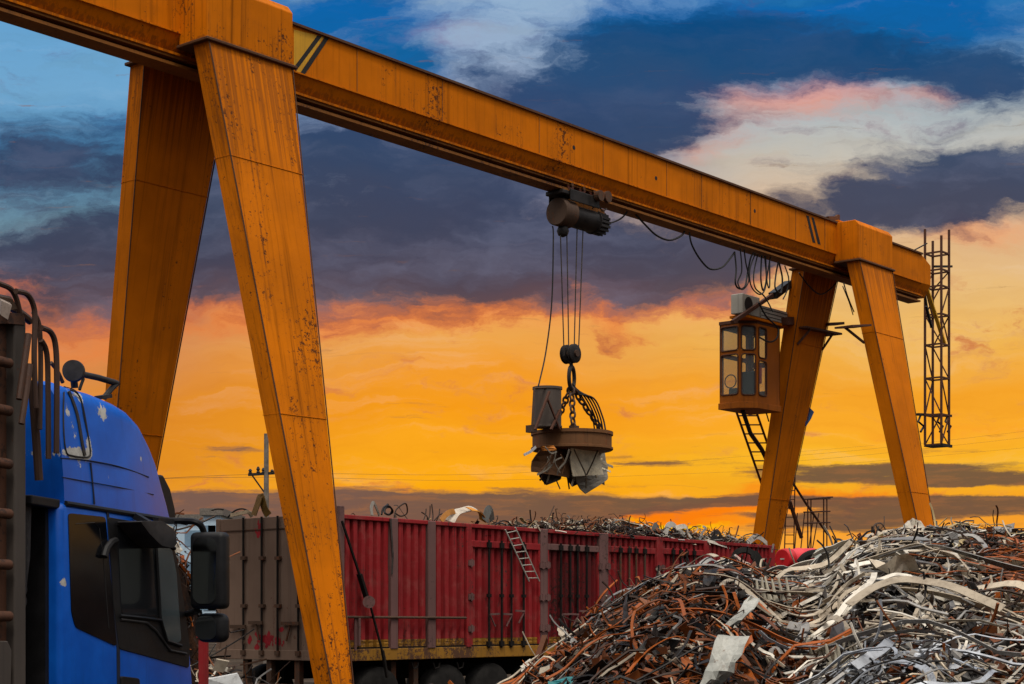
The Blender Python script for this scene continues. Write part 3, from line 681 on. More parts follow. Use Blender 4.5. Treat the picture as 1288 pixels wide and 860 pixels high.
# ------------------------------------------------------------------ hoist, magnet and its load
def thing_at(name, label, cat, x, y, z, group=None):
    p = CR.world((x, y, z)); return thing(name, label, cat, p, CR.rz(), group)
hx = C(722, 270, 0).x; hz = C(722, 272, 0).z
hoist = thing_at('hoist_trolley', 'dark greasy electric rope hoist hanging from the crane rail', 'hoist', hx, 0, hz)
def hl(u, v, y=0): return C(u, v, y) - Vector((hx, 0, hz))
ax0 = hl(700, 267, 0).x; ax1 = hl(757, 267, 0).x
MB().lathe((ax0, 0, 0), (ax0 + .42, 0, 0), [(0, .0), (0, .06), (0, .27), (.05, .285), (.06, .29), (.94, .29), (.95, .285), (1, .25)], 32).build('motor_housing', 'iron', hoist, True)
MB().lathe((ax0 + .40, 0, 0), (ax1 - .32, 0, 0), [(0, .25), (.02, .25), (.03, .235), (.97, .235), (.98, .26), (1, .26)], 28).build('rope_drum', 'dark_iron', hoist, True)
mb = MB()
for k in range(16):
    a = k * PI / 8; mb.bar((ax1 - .31, .22 * math.cos(a), .22 * math.sin(a)), (ax1 + .02, .22 * math.cos(a), .22 * math.sin(a)), .025, .05)
mb.lathe((ax1 - .31, 0, 0), (ax1 + .05, 0, 0), [(0, .2), (.9, .2), (1, .12)], 20).build('gearbox', 'dark_iron', hoist)
MB().bar((ax0 + .2, -.02, .22), (ax1 - .1, -.02, .22), .26, .12).build('top_frame', 'rail', hoist)
MB().box((ax0 + .35, -.12, .24), (ax0 + 1.1, .12, .46)).build('suspension_plate', 'dark_iron', hoist, bevel=.02)
zr = HR - hz
for k, xx in enumerate((.22, .62, .98)):
    for s in (-1, 1):
        w = MB().cyl((ax0 + xx, s * .06, zr + .12), (ax0 + xx, s * .2, zr + .12), .115, 18).build('trolley_wheel', 'wheel_red', hoist, True)
        MB().cyl((ax0 + xx, s * .2, zr + .12), (ax0 + xx, s * .25, zr + .12), .04, 10).build('hub', 'crane_dark', w)
for s in (-1, 1):
    MB().box((ax0 + .1, s * .26, zr - .22), (ax0 + 1.1, s * .29, zr + .02)).build('side_plate', 'dark_iron', hoist, bevel=.02)
MB().box((ax0 - .12, -.26, zr - .11), (ax0 + .2, .2, zr - .02)).build('buffer_block', 'dark_iron', hoist, bevel=.02)
MB().cyl((ax0 + .98, -.42, zr + .02), (ax0 + .98, -.3, zr + .02), .11, 14).cyl((ax0 + 1.3, -.38, zr + .06), (ax0 + 1.3, -.3, zr + .06), .12, 14).build('travel_motor', 'iron', hoist)
MB().lathe(hl(708, 283), hl(708, 298), [(0, .02), (.15, .10), (.5, .13), (.85, .10), (1, .03)], 14).build('rope_guide', 'dark_iron', hoist, True)
MB().tube(spline([hl(745, 262, -.2), hl(752, 258, -.25), hl(758, 265, -.2), hl(763, 262, -.15)], 5), .015, 5).build('loose_wire', 'wire_rope', hoist)
# ropes run from the drum to the block: parts of the hoist
for u0, u1 in ((705, 709.5), (713, 715.5), (726, 722), (733.5, 727.5)):
    MB().tube([hl(u0, 296 if u0 < 720 else 284, -.02), hl(u1, 447, -.02)], .0135, 6).build('wire_rope', 'wire_rope', hoist)

mx = C(719.5, 555, 0).x; mz = C(719, 567, 0).z
mag = thing_at('lifting_magnet', 'round rusty lifting magnet hung on chains from the hoist ropes', 'lifting magnet', mx, 0, mz)
def ml(u, v, y=0): return C(u, v, y) - Vector((mx, 0, mz))
RM = .855
hh = (567 - 543) / F * 34.3
mb = MB()._lathe(Vector((0, 0, 0)), Vector((0, 0, hh)), [(0, .5), (.0, RM - .03), (.05, RM), (.16, RM), (.18, RM - .03), (.80, RM - .03), (.82, RM), (1, RM), (1.01, RM - .1), (1.02, .2)], 48)
mb.build('magnet_disc', 'magnet', mag, True)
blk = MB()
pb = ml(718, 445)
for y in (-.14, .06): blk._lathe(pb + Vector((0, y, 0)), pb + Vector((0, y + .1, 0)), [(0, .0), (.01, .17), (.2, .2), (.5, .15), (.8, .2), (1, .17)], 24)
blk.build('pulley_block', 'dark_iron', mag, True)
MB().cyl(pb + Vector((0, -.18, 0)), pb + Vector((0, .2, 0)), .07, 14).build('axle', 'iron', mag, True)
pr = ml(719, 475)
MB().tube([pb + Vector((0, 0, -.12)), pr + Vector((0, 0, .17))], .04, 8).build('hook_shank', 'dark_iron', mag)
MB().tube([pr + Vector((.0 + .155 * math.cos(a) * (1 if abs(math.sin(a)) < .9 else .95), .05 * math.cos(a), .24 * math.sin(a))) for a in [i * PI / 10 for i in range(20)]], .042, 8, closed=True).build('ring_link', 'dark_iron', mag, True)
def chain(a, b, n, mat='iron'):
    a, b = Vector(a), Vector(b); d = (b - a).normalized(); L = (b - a).length / n
    s1 = d.cross(Vector((0, 1, 0))).normalized(); s2 = d.cross(s1); m = MB()
    for k in range(n):
        c = a + d * L * (k + .5); s = s1 if k % 2 else s2
        m.tube([c + d * (L * .62 * math.cos(t)) + s * (.062 * math.sin(t)) for t in [i * PI / 6 for i in range(12)]], .024, 6, closed=True)
    m.build('chain', mat, mag, True)
pbot = pr + Vector((0, 0, -.22))
chain(pbot, ml(721, 541, -.25), 7)
chain(pbot + Vector((.03, 0, 0)), ml(757, 541, .3), 8)
chain(pbot + Vector((-.03, 0, 0)), ml(700, 530, .5), 7)
for k in range(5):
    a = pbot + Vector((.02 + k * .03, 0, .1 - .05 * k)); e = ml(748 + k * 3.4, 541, .15 - .1 * k)
    MB().tube(spline([a, a.lerp(e, .35) + Vector((.06 + .05 * k, 0, .08 + .03 * k)), a.lerp(e, .75) + Vector((.08 + .02 * k, 0, .10)), e], 6), .018, 6).build('power_cable', 'rope', mag)
cc = ml(688.5, 543, -.1); ct = ml(688.5, 487, -.1)
MB()._lathe(Vector((cc.x, -.1, hh + .01)), Vector((cc.x, -.1, ct.z)), [(0, .30), (.04, .30), (.05, .285), (.93, .285), (.94, .305), (1, .305), (1.0, .02)], 32).build('cable_drum', 'drum', mag, True)
q0 = Vector((cc.x, -.1, 0))
MB().bar(ml(673, 540, -.42), ml(691, 492, -.42), .05, .03).bar(ml(693, 540, -.42), ml(705, 515, -.42), .05, .03).bar(ml(688, 500, -.42), ml(704, 540, -.42), .04, .03).build('drum_brace', 'rust_red_iron', mag)
MB().tube([ml(669, 543, -.3), ml(672, 488, -.25), ml(706, 487, -.25)], .025, 6).build('drum_frame', 'iron', mag)
MB().box(ml(671, 543, -.35), ml(671, 534, -.35) + Vector((.12, .2, 0))).build('terminal_box', 'iron', mag)
chb = MB()
for u, y in ((722, -.35), (757, .3), (700, .55)):
    b = ml(u, 543, y); chb.bar((b.x - .08, b.y, hh), (b.x + .08, b.y, hh), .14, .16)
chb.build('chain_lug', 'iron', mag)
# supply cable
tag(MB().tube(spline([C(695, 284, 0), C(696, 300, 0), C(694, 380, 0), C(687, 440, 0), C(679, 478, -.1), C(676.5, 487, -.1)], 8), .016, 6).build('supply_cable', 'rope'), 'black power cable curving down left of the wire ropes to the magnet', 'cable')
bpy.data.objects['supply_cable'].matrix_world = Matrix.Translation(CR.loc()) @ Matrix.Rotation(CR.rz(), 4, 'Z')
# scrap clinging to the underside
def plate(name, uv, y, col, label, dy=0, th=.02, seg=4, bend=.08, cat='scrap plate'):
    P = [C(u, v, y + (dy * k)) for k, (u, v) in enumerate(uv)]
    o = P[0].copy(); m = MB()
    rows = []
    for i in range(seg + 1):
        a = P[0].lerp(P[3], i / seg); b = P[1].lerp(P[2], i / seg); row = []
        for j in range(seg + 1):
            p = a.lerp(b, j / seg) - o
            p.y += bend * math.sin(i / seg * 3 + j / seg * 2) + R.uniform(-.015, .015)
            row.append(p)
        rows.append(row)
    n = (seg + 1) ** 2
    m.add([p for r in rows for p in r] + [p + Vector((0, th, 0)) for r in rows for p in r], [])
    w = seg + 1
    for i in range(seg):
        for j in range(seg):
            a = i * w + j; m.f += [(a, a + 1, a + w + 1, a + w), (n + a, n + a + w, n + a + w + 1, n + a + 1)]
    bd = [j for j in range(w)] + [i * w + seg for i in range(1, w)] + [seg * w + j for j in range(seg - 1, -1, -1)] + [i * w for i in range(seg - 1, 0, -1)]
    for k in range(len(bd)): a, b = bd[k], bd[(k + 1) % len(bd)]; m.f.append((a, b, n + b, n + a))
    m.c = [col] * len(m.v)
    ob = m.build(name, 'scrap'); ob.location = CR.world(o); ob.rotation_euler = (0, 0, CR.rz())
    return tag(ob, label, cat)
RU, DK, PL, CRM = (.10, .045, .018, .15), (.035, .026, .018, .2), (.20, .18, .145, .2), (.78, .68, .48, 0)
plate('scrap_plate', [(679, 566), (716, 562), (712, 601), (669, 593)], -.2, RU, 'dark rusty sheet held left of centre under the magnet', .05)
plate('scrap_plate', [(679, 588), (706, 590), (701, 603), (688, 610)], -.05, DK, 'black pointed sheet lowest on the left under the magnet', .03)
plate('scrap_plate', [(718, 563), (753, 560), (757, 597), (721, 599)], -.35, CRM, 'pale square sheet held on edge under the magnet', .02, bend=.04)
plate('scrap_plate', [(724, 596), (767, 590), (760, 603), (737, 621)], -.15, PL, 'grey bent sheet hanging lowest under the magnet', .04)
plate('scrap_plate', [(742, 562), (763, 563), (760, 596), (750, 600)], .2, PL, 'narrow grey sheet behind the pale square under the magnet', .04)
plate('scrap_plate', [(700, 566), (722, 565), (722, 592), (712, 588)], 0, DK, 'crumpled dark sheet at the middle under the magnet', .05)
plate('scrap_plate', [(712, 585), (722, 582), (727, 606), (721, 612)], .1, DK, 'small black flap beside the pale square sheet', .02, cat='scrap plate')
plate('scrap_plate', [(681, 561), (698, 560), (699, 566), (683, 567)], -.6, (.5, .17, .02, 0), 'orange scrap flake against the magnet rim', .02, bend=.02)
def strip3(uv, y, w, col, label, name='scrap_strip', fr=CR, nrm=(0, -1, .2), cat='metal strip', th=.012, n=5, group=None):
    P = spline([fr.at(u, v, y + .04 * k) for k, (u, v) in enumerate(uv)], n); o = P[0].copy()
    ob = MB().ribbon([p - o for p in P], w, th, nrm, col).build(name, 'scrap'); ob.location = fr.world(o); ob.rotation_euler = (0, 0, fr.rz())
    return tag(ob, label, cat, group)
strip3([(659, 572), (667, 568), (674, 562)], -.55, .05, (.5, .5, .5, .6), 'bright thin strip sticking out left of the magnet rim')
strip3([(686, 562), (690, 567), (694, 570), (700, 568)], -.65, .03, PL, 'thin pale wire strip curled under the left magnet rim')
strip3([(716, 565), (711, 580), (703, 590), (701, 597)], -.45, .035, PL, 'curled pale strip left of the pale square sheet')
strip3([(722, 565), (729, 580), (737, 598), (737, 614)], -.5, .035, (.07, .05, .03, .3), 'dark diagonal strip across the pale square sheet')
strip3([(753, 563), (746, 580), (738, 597)], -.5, .03, (.07, .05, .03, .3), 'second dark strip meeting the first on the pale square sheet')
for k in range(9):
    u = R.uniform(686, 722); v = R.uniform(564, 580)
    strip3([(u, v), (u + R.uniform(-10, 6), v + R.uniform(5, 14)), (u + R.uniform(-16, 4), v + R.uniform(14, 26))], R.uniform(-.5, -.25), .025, R.choice([PL, DK, RU]), 'short thin strip in the tangle under the magnet', group='short strips tangled under the magnet')

for k in range(26):
    u = R.uniform(676, 760); v = R.uniform(565, 590)
    strip3([(u, v), (u + R.uniform(-8, 8), v + R.uniform(8, 16)), (u + R.uniform(-12, 12), v + R.uniform(14, 28))], R.uniform(-.3, .3), R.uniform(.03, .08), R.choice([PL, DK, RU, RU, CRM, (.34, .29, .2, 0)]), 'ragged strip hanging in the cluster under the magnet', group='ragged strips hanging under the magnet')
# ------------------------------------------------------------------ red scrap trailer
TR = Frame(TH, 19.83, 20.0)
def T(u, v, y=0.0): return TR.at(u, v, y)
def TE(u, v, x=0.0): return TR.atx(u, v, x)
tr = thing('scrap_trailer', 'long red corrugated scrap trailer with brown end and side doors, heaped with scrap', 'trailer', TR.loc(), TR.rz())
TL, TW = T(972, 700).x, 3.05
Z0, Z1 = 1.145, 1.345
def ztop(x): return 3.575 - .0056 * x
def corr(mb, xa, xb, za, zb, y=.0, pitch=.185, d=.075):
    n = max(2, round((xb - xa) / pitch)); p = (xb - xa) / n; prof = []
    for i in range(n):
        b = xa + i * p; prof += [(b, y + d), (b + .22 * p, y + d), (b + .36 * p, y), (b + .86 * p, y)]
    prof.append((xb, y + d))
    k = 6; rows = []
    for j in range(k + 1):
        rows.append([(x, yy + (.012 * noise.noise((x * 1.3, j * .7, 3)) if 0 < j < k else 0), za + ((zb(x) if callable(zb) else zb) - za) * j / k) for x, yy in prof])
    mb.grid(rows); return mb
posts = [(425, 431), (489.5, 498.5), (536.5, 546), (585, 591), (678, 687), (752, 763), (824, 831.5), (884, 890), (966, 973)]
px = [(T(a, 700).x, T(b, 700).x) for a, b in posts]
floor_ = MB().box((.05, .1, Z0 + .03), (TL, TW - .05, Z1 - .01)).build('deck', 'under', tr)
MB().box((0, -.03, Z0), (TL + .02, .1, Z1)).build('bottom_rail', 'trailer_yellow', tr, bevel=.01)
MB().box((0, .0, Z1 + .002), (TL, .09, Z1 + .028)).build('rail_gap', 'under', tr)
rl = MB(); rl.hexa([(0, -.035, ztop(0) - .07), (TL, -.035, ztop(TL) - .07), (TL, .08, ztop(TL) - .07), (0, .08, ztop(0) - .07), (0, -.035, ztop(0)), (TL, -.035, ztop(TL)), (TL, .08, ztop(TL)), (0, .08, ztop(0))])
rl.build('top_rail', 'trailer_red', tr, bevel=.01)
for i, (a, b) in enumerate(px):
    zt_ = ztop(a) + (.14 if i == 0 else -.004)
    MB().box((a, -.048, Z0 + (.0 if i in (0, 8) else .19)), (b, .07, zt_)).build('post', 'trailer_post' if i in (0, 1, 2, 4, 5) else 'trailer_red', tr, bevel=.012)
for i in range(8):
    xa, xb = px[i][1] - .002, px[i + 1][0] + .002
    door = i in (3, 4, 5, 6)
    m = corr(MB(), xa, xb, Z1 + .15, lambda x: ztop(x) - .068, .012 if door else 0)
    w = m.build('door' if door else 'side_wall', 'trailer_stained' if i == 4 else 'trailer_red', tr)
    if i == 4: w['label'] = 'door streaked with dark stains'
    m = corr(MB(), xa, xb, Z1 + .03, Z1 + .152, .010 if door else -.002); m.build('lower_band', 'trailer_yellow', w)
    if not door: continue
    hz_ = T((posts[i][1] + posts[i + 1][0]) / 2, 686.5 + (posts[i][1] - 591) * .035).z
    hz0 = hz_ - .05
    MB().box((xa, -.035, hz0), (xb, .02, hz0 + .12)).build('door_header', 'trailer_post' if i == 4 else 'trailer_red', w, bevel=.01)
    MB().box((xa, -.03, Z1 + .03), (xa + .05, .02, hz0)).build('door_frame', 'trailer_red', w)
    MB().box((xb - .05, -.03, Z1 + .03), (xb, .02, hz0)).build('door_frame', 'trailer_red', w)
    L = xb - xa
    for k, s_ in enumerate((.24, .42, .56, .74)):
        x = xa + L * s_
        MB().tube([(x, -.05, Z1 - .03), (x, -.05, hz0 + .14)], .021, 8).build('lock_rod', 'under' if i != 5 else 'iron', w)
        for ka, kb, kw in ((hz0, hz0 + .1, .05), (Z1, Z1 + .09, .05), (hz0 - .9, hz0 - .84, .04)): MB().box((x - kw, -.075, ka), (x + kw, -.02, kb)).build('rod_keeper', 'under', w)
        if k in (0, 2, 3):
            sgn = 1 if k < 2 else -1
            z = Z1 + .58 + .06 * (k % 2)
            MB().bar((x, -.07, z), (x + sgn * .26, -.07, z + .01), .03, .035).bar((x, -.07, z), (x + sgn * .16, -.06, z - .22), .02, .02).build('handle', 'trailer_post', w)
    for zf in (.18, .5, .84):
        z = Z1 + (hz0 - Z1) * zf
        for x in (xa - .03, xb + .03):
            MB().box((x - .07, -.078, z - .05), (x + .07, -.044, z + .05)).cyl((x, -.075, z - .07), (x, -.075, z + .07), .022, 8).build('hinge', 'trailer_post', w)
# far side and ends
corr(MB(), 0, TL, Z1, lambda x: ztop(x) - .02, TW - .1, .3).build('side_wall', 'trailer_red', tr)
MB().box((TL - .05, .0, Z1), (TL, TW, ztop(TL) - .01)).build('end_wall', 'trailer_red', tr)
ew = MB().box((-.045, .05, Z0), (-.005, TW, ztop(0) + .02))
ew = ew.build('end_wall', 'trailer_end', tr, bevel=.008); ew['label'] = 'flat brown end wall with lock rods and red paint marks'
MB().box((-.075, .04, Z0), (-.044, TW, Z0 + .17)).build('end_sill', 'trailer_end', ew, bevel=.01)
MB().box((-.062, .05, ztop(0) - .2), (-.044, TW, ztop(0) - .18)).build('panel_seam', 'iron', ew)
MB().box((-.065, TW - .06, Z0), (-.02, TW + .04, ztop(0) + .03)).build('end_post', 'trailer_end', ew, bevel=.01)
for u in (311, 334, 354, 380):
    p = TE(u, 740); y = p.y
    MB().tube([(-.09, y, Z0 + .1), (-.09, y, ztop(0) + .03)], .02, 8).build('lock_rod', 'under', ew)
    for v in (702, 762): z = TE(u, v).z; MB().box((-.11, y - .06, z - .03), (-.04, y + .06, z + .03)).build('rod_keeper', 'iron', ew)
    MB().box((-.12, y - .05, Z0 + .08), (-.04, y + .05, Z0 + .16)).build('rod_keeper', 'iron', ew)
for ua, ub, v, ud in ((290, 309, 788, 308), (313, 330, 783, 326), (354, 376, 784, 360)):
    MB().bar(TE(ua, v, -.10), TE(ub, v, -.10), .04, .06).bar(TE((ua + ub) / 2, v, -.09), TE(ud, v + 22, -.09), .025, .03).build('handle', 'iron', ew)
mk = MB()
for k in range(46):
    u, v = R.gauss(336, 9), R.gauss(805, 5); p = TE(u, v, -.047); r = abs(R.gauss(0, .035)) + .012
    mk.add([(p.x - .0005 * k * .1, p.y + r * math.cos(a) * R.uniform(.4, 1.3), p.z + r * math.sin(a) * R.uniform(.4, 1.5)) for a in [i * PI / 4 for i in range(8)]], [tuple(range(8))])
mk2 = MB()
for k in range(16):
    u, v = R.gauss(326, 2), R.uniform(655, 674); p = TE(u, v, -.047); r = R.uniform(.02, .05)
    mk2.add([(p.x - .0001 * k, p.y + r * math.cos(a) * R.uniform(.4, 1.2), p.z + 1.6 * r * math.sin(a) * R.uniform(.4, 1.4)) for a in [i * PI / 4 for i in range(8)]], [tuple(range(8))])
M['red_mark'] = plain('red_spray_paint', (.28, .012, .02, 1), .7)
mk.build('red_paint_mark', 'red_mark', ew, fix=False); mk2.build('red_paint_mark', 'red_mark', ew, fix=False)
# rail, tie-down and winch on the near bay
MB().tube([T(433, 776, -.07), T(586, 777, -.07)], .022, 8).build('side_bar', 'iron', tr)
MB().bar(T(450, 777, -.05), T(450, 812, -.05), .10, .04).bar(T(447, 776, -.05), T(447, 818, -.05), .03, .03).build('side_bracket', 'trailer_post', tr)
tie = MB().bar(T(430, 655, -.1), T(452, 722, -.12), .035, .03).bar(T(452, 722, -.12), T(461, 752, -.12), .09, .05).bar(T(466, 762, -.12), T(481, 820, -.12), .03, .03).bar(T(481, 818, -.12), T(487, 852, -.12), .05, .04)
tie.build('tie_down_bar', 'under', tr)
MB().cyl(T(464, 757, -.14), T(464, 757, -.22), .105, 18).build('winch_disc', 'trailer_post', tr, True)
MB().bar(T(491, 652, -.06), T(494, 700, -.07), .025, .03).bar(T(494, 700, -.07), T(493, 722, -.06), .02, .03).build('hanging_strap', 'wire_rope', tr)
# running gear
MB().box((.6, .75, .78), (TL - .3, 1.0, Z0 + .02)).box((.6, TW - 1.0, .78), (TL - .3, TW - .75, Z0 + .02)).build('chassis_beam', 'under', tr)
for u in (556, 612, 668, 470):
    x = T(u, 840, .2).x
    for y in (.04, TW - .38):
        w = MB()._lathe(Vector((x, y, .52)), Vector((x, y + .32, .52)), [(0, .28), (0.0, .46), (.06, .505), (.2, .52), (.8, .52), (.94, .505), (1, .46), (1, .28)], 32).build('wheel', 'tyre', tr, True)
        MB()._lathe(Vector((x, y + .02, .52)), Vector((x, y + .30, .52)), [(0, .28), (.2, .24), (.25, .1), (.05, .09), (.05, .02)], 20).build('rim', 'iron', w, True)
for u in (492, 520):
    MB().bar(T(u, 832, .25), T(u, 870, .25) , .12, .12).build('landing_leg', 'iron', tr)
for y in (.35, 1.0, 1.7, 2.3): MB().box((-.02, y, .55), (.08, y + .12, Z0 - .002)).build('under_frame', 'iron', tr)
MB().box((-.03, .3, .62), (.0, 2.6, .74)).build('bumper_bar', 'iron', tr)
for u in (518, 545, 575): MB().tube([T(u, 833, .02), T(u + 2, 841, .02), T(u + 7, 839, .02), T(u + 8, 833, .02)], .015, 6).build('rope_hook', 'under', tr)

# wire ladder hanging on the side
a, b, c, d = T(635.5, 666, -.09), T(665.5, 731, -.09), T(648, 663, -.09), T(678.5, 731, -.09)
o = TR.world(a)
ld = ladder(a - a, b - a, c - a, d - a, 8, .014, .010).build('ladder', 'white_old'); ld.location = o; ld.rotation_euler = (0, 0, TR.rz())
tag(ld, 'narrow whitish ladder hanging askew on the side of the red trailer', 'ladder')
# ------------------------------------------------------------------ blue truck
def blue_mat():
    m, g, b = newmat('blue_truck_paint'); co = texco(g)
    n = g.noise(co, 2.2, 7, .65); n2 = g.noise(co, 11, 8, .68); st = g.noise(g.scale3(co, (10, 10, .5)), 1, 6, .7)
    c = g.mix(g.step(n, .3, .7), (.002, .070, .40, 1), (.003, .10, .52, 1))
    c = g.mix(g.m('MULTIPLY', g.step(st, .5, .8), .5), c, (.002, .028, .15, 1))
    x, y, z = g.sep(co); v = g.comb(x, z, 0)
    s = None
    for cx, cz, rx, rz, w in CHIPS:
        q_ = g.scale3(g.vm('SUBTRACT', v, (cx, cz, 0)), (1 / rx, 1 / rz, 0))
        e = g.m('MULTIPLY', g.m('EXPONENT', g.m('MULTIPLY', g.vm('DOT_PRODUCT', q_, q_), -1)), w)
        s = e if s is None else g.m('ADD', s, e)
    chip = g.step(g.m('ADD', s, g.m('MULTIPLY', g.m('SUBTRACT', g.noise(g.scale3(co, (1, 1, .6)), 13, 8, .7), .5), 2.4)), .50, .56)
    chip = g.m('MULTIPLY', chip, g.step(s, .12, .3))
    c = g.mix(chip, c, g.mix(g.step(n2, .4, .6), (.30, .29, .27, 1), (.44, .43, .40, 1)))
    sp = g.step(g.noise(co, 36, 4, .6), .74, .76); c = g.mix(g.m('MULTIPLY', sp, .7), c, (.3, .3, .33, 1))
    g.put(b.inputs['Base Color'], c); g.put(b.inputs['Roughness'], g.m('ADD', g.m('MULTIPLY', chip, .3), g.m('MULTIPLY_ADD', n, .2, .24)))
    b.inputs['Specular IOR Level'].default_value = .3
    bump(g, b, g.m('ADD', g.m('MULTIPLY', chip, -.5), g.m('MULTIPLY', n, .3)), .15, .01)
    return m
TK = Frame(18, 11.22, 7.27)
def K(u, v, y=0.0): return TK.at(u, v, y)
CHIPS = []
for u, v, ru, rv, w in ((86, 516, 7, 10, .62), (90, 540, 6, 9, .6), (96, 571, 19, 7, 1.35), (114, 560, 4, 14, .85), (100, 495, 16, 5, .7), (98, 585, 7, 5, .5), (105, 503, 5, 6, .7), (130, 518, 9, 11, .85), (81, 733, 3.5, 5, 1.15), (182, 577, 3, 5, .5), (143, 600, 14, 4, .3)):
    p = K(u, v, .085 if v < 560 else .04 if v < 590 else 0); k = 1 / (F / 13.6); CHIPS.append((p.x, p.z, ru * k * 1.5, rv * k * 1.1, w))
M['blue'] = blue_mat()
tk = thing('truck', 'blue high roofed lorry with peeling roof paint and rusty dump body behind its cab', 'truck', TK.loc(), TK.rz())
def kprism(uv, y, depth, name, mat, par, bevel=0, seg=2, smooth=False):
    P = [K(u, v, y) for u, v in uv]
    return MB().prism(P, (0, depth, 0)).build(name, mat, par, smooth, bevel, seg)
def kround(uv, r=6, n=4):                   # rounded corners for a photo-space outline
    out = []
    for i, p in enumerate(uv):
        a, b = Vector(uv[i - 1]), Vector(uv[(i + 1) % len(uv)]); p = Vector(p)
        d1, d2 = (a - p), (b - p); k = min(r, d1.length / 2.2, d2.length / 2.2)
        s, e = p + d1.normalized() * k, p + d2.normalized() * k
        for j in range(n + 1):
            t = j / n; out.append(tuple(s * (1 - t) ** 2 + p * 2 * t * (1 - t) + e * t * t))
    return out
CW = 2.35
shape = [(76, 1000), (76, 700), (75, 640), (78, 631), (206, 652), (213, 662), (224, 700), (233, 752), (240, 812), (244, 860), (246, 1000)]
cabs = [K(u, v) for u, v in shape]
cabm = MB().prism(cabs, (0, CW, 0)).build('cab', 'blue', tk, 'sharp', .05, 3)
kprism([(212, 664), (222, 700), (231, 752), (238, 806), (236, 812), (208, 668)], .25, CW - .5, 'windscreen', 'glass_dark', cabm)
# roof fairing, lofted
top = [(52, 482), (62, 479), (78, 485), (93, 490), (108, 494), (122, 500), (136, 506), (150, 514), (163, 527), (175, 549), (184, 570), (191, 594), (199, 622), (205, 645), (207.5, 651)]
rows = []
zb0, zb1 = K(40, 626), K(208, 653)
fair = []
for u, v in top:
    p = K(u, v, .22); x = p.x; zb = zb0.z + (zb1.z - zb0.z) * (x - zb0.x) / (zb1.x - zb0.x); zt_ = max(p.z, zb + .01)
    fair.append((x, zb, zt_))
def fy(x, z):                               # inset of the fairing side at (x, z)
    for i in range(len(fair) - 1):
        if fair[i][0] <= x <= fair[i + 1][0] or i == len(fair) - 2:
            f = max(0, min(1, (x - fair[i][0]) / (fair[i + 1][0] - fair[i][0]))); zb = fair[i][1] * (1 - f) + fair[i + 1][1] * f; zt_ = fair[i][2] * (1 - f) + fair[i + 1][2] * f; break
    s = max(0, min(1, (z - zb) / 1.05))
    fr_ = max(0, (x - .9) / 1.1)
    return .015 + .13 * s ** 1.6 + .16 * fr_ ** 2
for x, zb, zt_ in fair:
    Hh = zt_ - zb; rc = min(.16, Hh * .4); side = []
    for j in range(9):
        z = zb + (Hh - rc) * j / 8; side.append((x, fy(x, z), z))
    yb = fy(x, zt_ - rc)
    for j in range(1, 8):
        a = j / 7 * PI / 2; side.append((x, yb + rc * (1 - math.cos(a)), zt_ - rc + rc * math.sin(a) + .0))
    side.append((x, CW / 2, zt_ + .04))
    rows.append(side + [(x, CW - y, z) for _, y, z in side[::-1][1:]])
mb = MB().grid(rows); mb.add(rows[0], [tuple(range(len(rows[0])))])
fa = mb.build('roof_fairing', 'blue', tk, 'sharp')
def on_fair(uv, r, name, mat, w=None):
    P = []
    for u, v in uv:
        p = K(u, v, .1); y = fy(p.x, p.z); p = K(u, v, y); P.append(Vector((p.x, fy(p.x, p.z) - .004, p.z)))
    P = spline(P, 6)
    if w: MB().ribbon(P, w, .012, (0, -1, .2)).build(name, mat, fa)
    else: MB().tube(P, r, 6).build(name, mat, fa)
M['seam'] = plain('dark_panel_gap', (.008, .012, .03, 1), .7)
on_fair([(76, 576), (110, 579), (150, 587), (186, 600)], .005, 'panel_gap', 'seam')
on_fair([(78, 600), (100, 604), (150, 613), (192, 622)], .004, 'panel_gap', 'seam')
on_fair([(86, 492), (96, 520), (103, 560), (106, 573)], 0, 'side_trim', 'plastic_grey', .035)
on_fair([(80, 486), (98, 495), (106, 530), (114, 568)], .004, 'panel_gap', 'seam')
on_fair([(80, 493), (79, 520), (80, 550), (83, 569), (90, 573), (104, 575), (111, 574), (113, 568), (109, 540), (103, 508), (97, 495), (88, 490)], .007, 'side_window_frame', 'plastic_grey')
on_fair([(113, 582), (118, 634)], 0, 'grime_trim', 'seam', .015)
gap = [Vector((x, .006, zb)) for x, zb, _ in fair]
MB().tube(gap, .022, 8).build('roof_gasket', 'plastic', tk)
# rear edge of the fairing and the back of the cab
kprism([(40, 622), (76, 628), (76, 640), (40, 634)], .02, CW - .04, 'rear_ledge', 'plastic', tk, .01)
kprism([(46, 640), (64, 640), (64, 806), (46, 806)], .55, .3, 'side_deflector', 'blue', tk, .02)
kprism([(30, 808), (66, 808), (66, 1000), (30, 1000)], .35, 1.5, 'equipment_box', 'teal_dark', tk, .02) if False else None
M['teal_dark'] = plain('dark_teal_metal', (.012, .035, .055, 1), .6)
kprism([(31, 810), (68, 810), (68, 1000), (31, 1000)], .35, 1.5, 'equipment_box', 'teal_dark', tk, .02)
xk = K(76, 700).x; MB().box((xk - .05, .10, .8), (xk - .003, CW - .1, K(76, 640).z)).build('cab_back', 'plastic', tk)
pf = kprism([(29, 625), (40, 625), (38, 700), (30, 770)], .1, .05, 'perforated_bracket', 'plastic_grey', tk)
m = MB()
for k in range(9):
    p = K(34 - k * .35, 636 + k * 15, .097)
    m.add([(p.x + .028 * math.cos(a), p.y - .0005, p.z + .04 * math.sin(a)) for a in [i * PI / 6 for i in range(12)]], [tuple(range(12))])
m.build('hole', 'black', pf, fix=False)
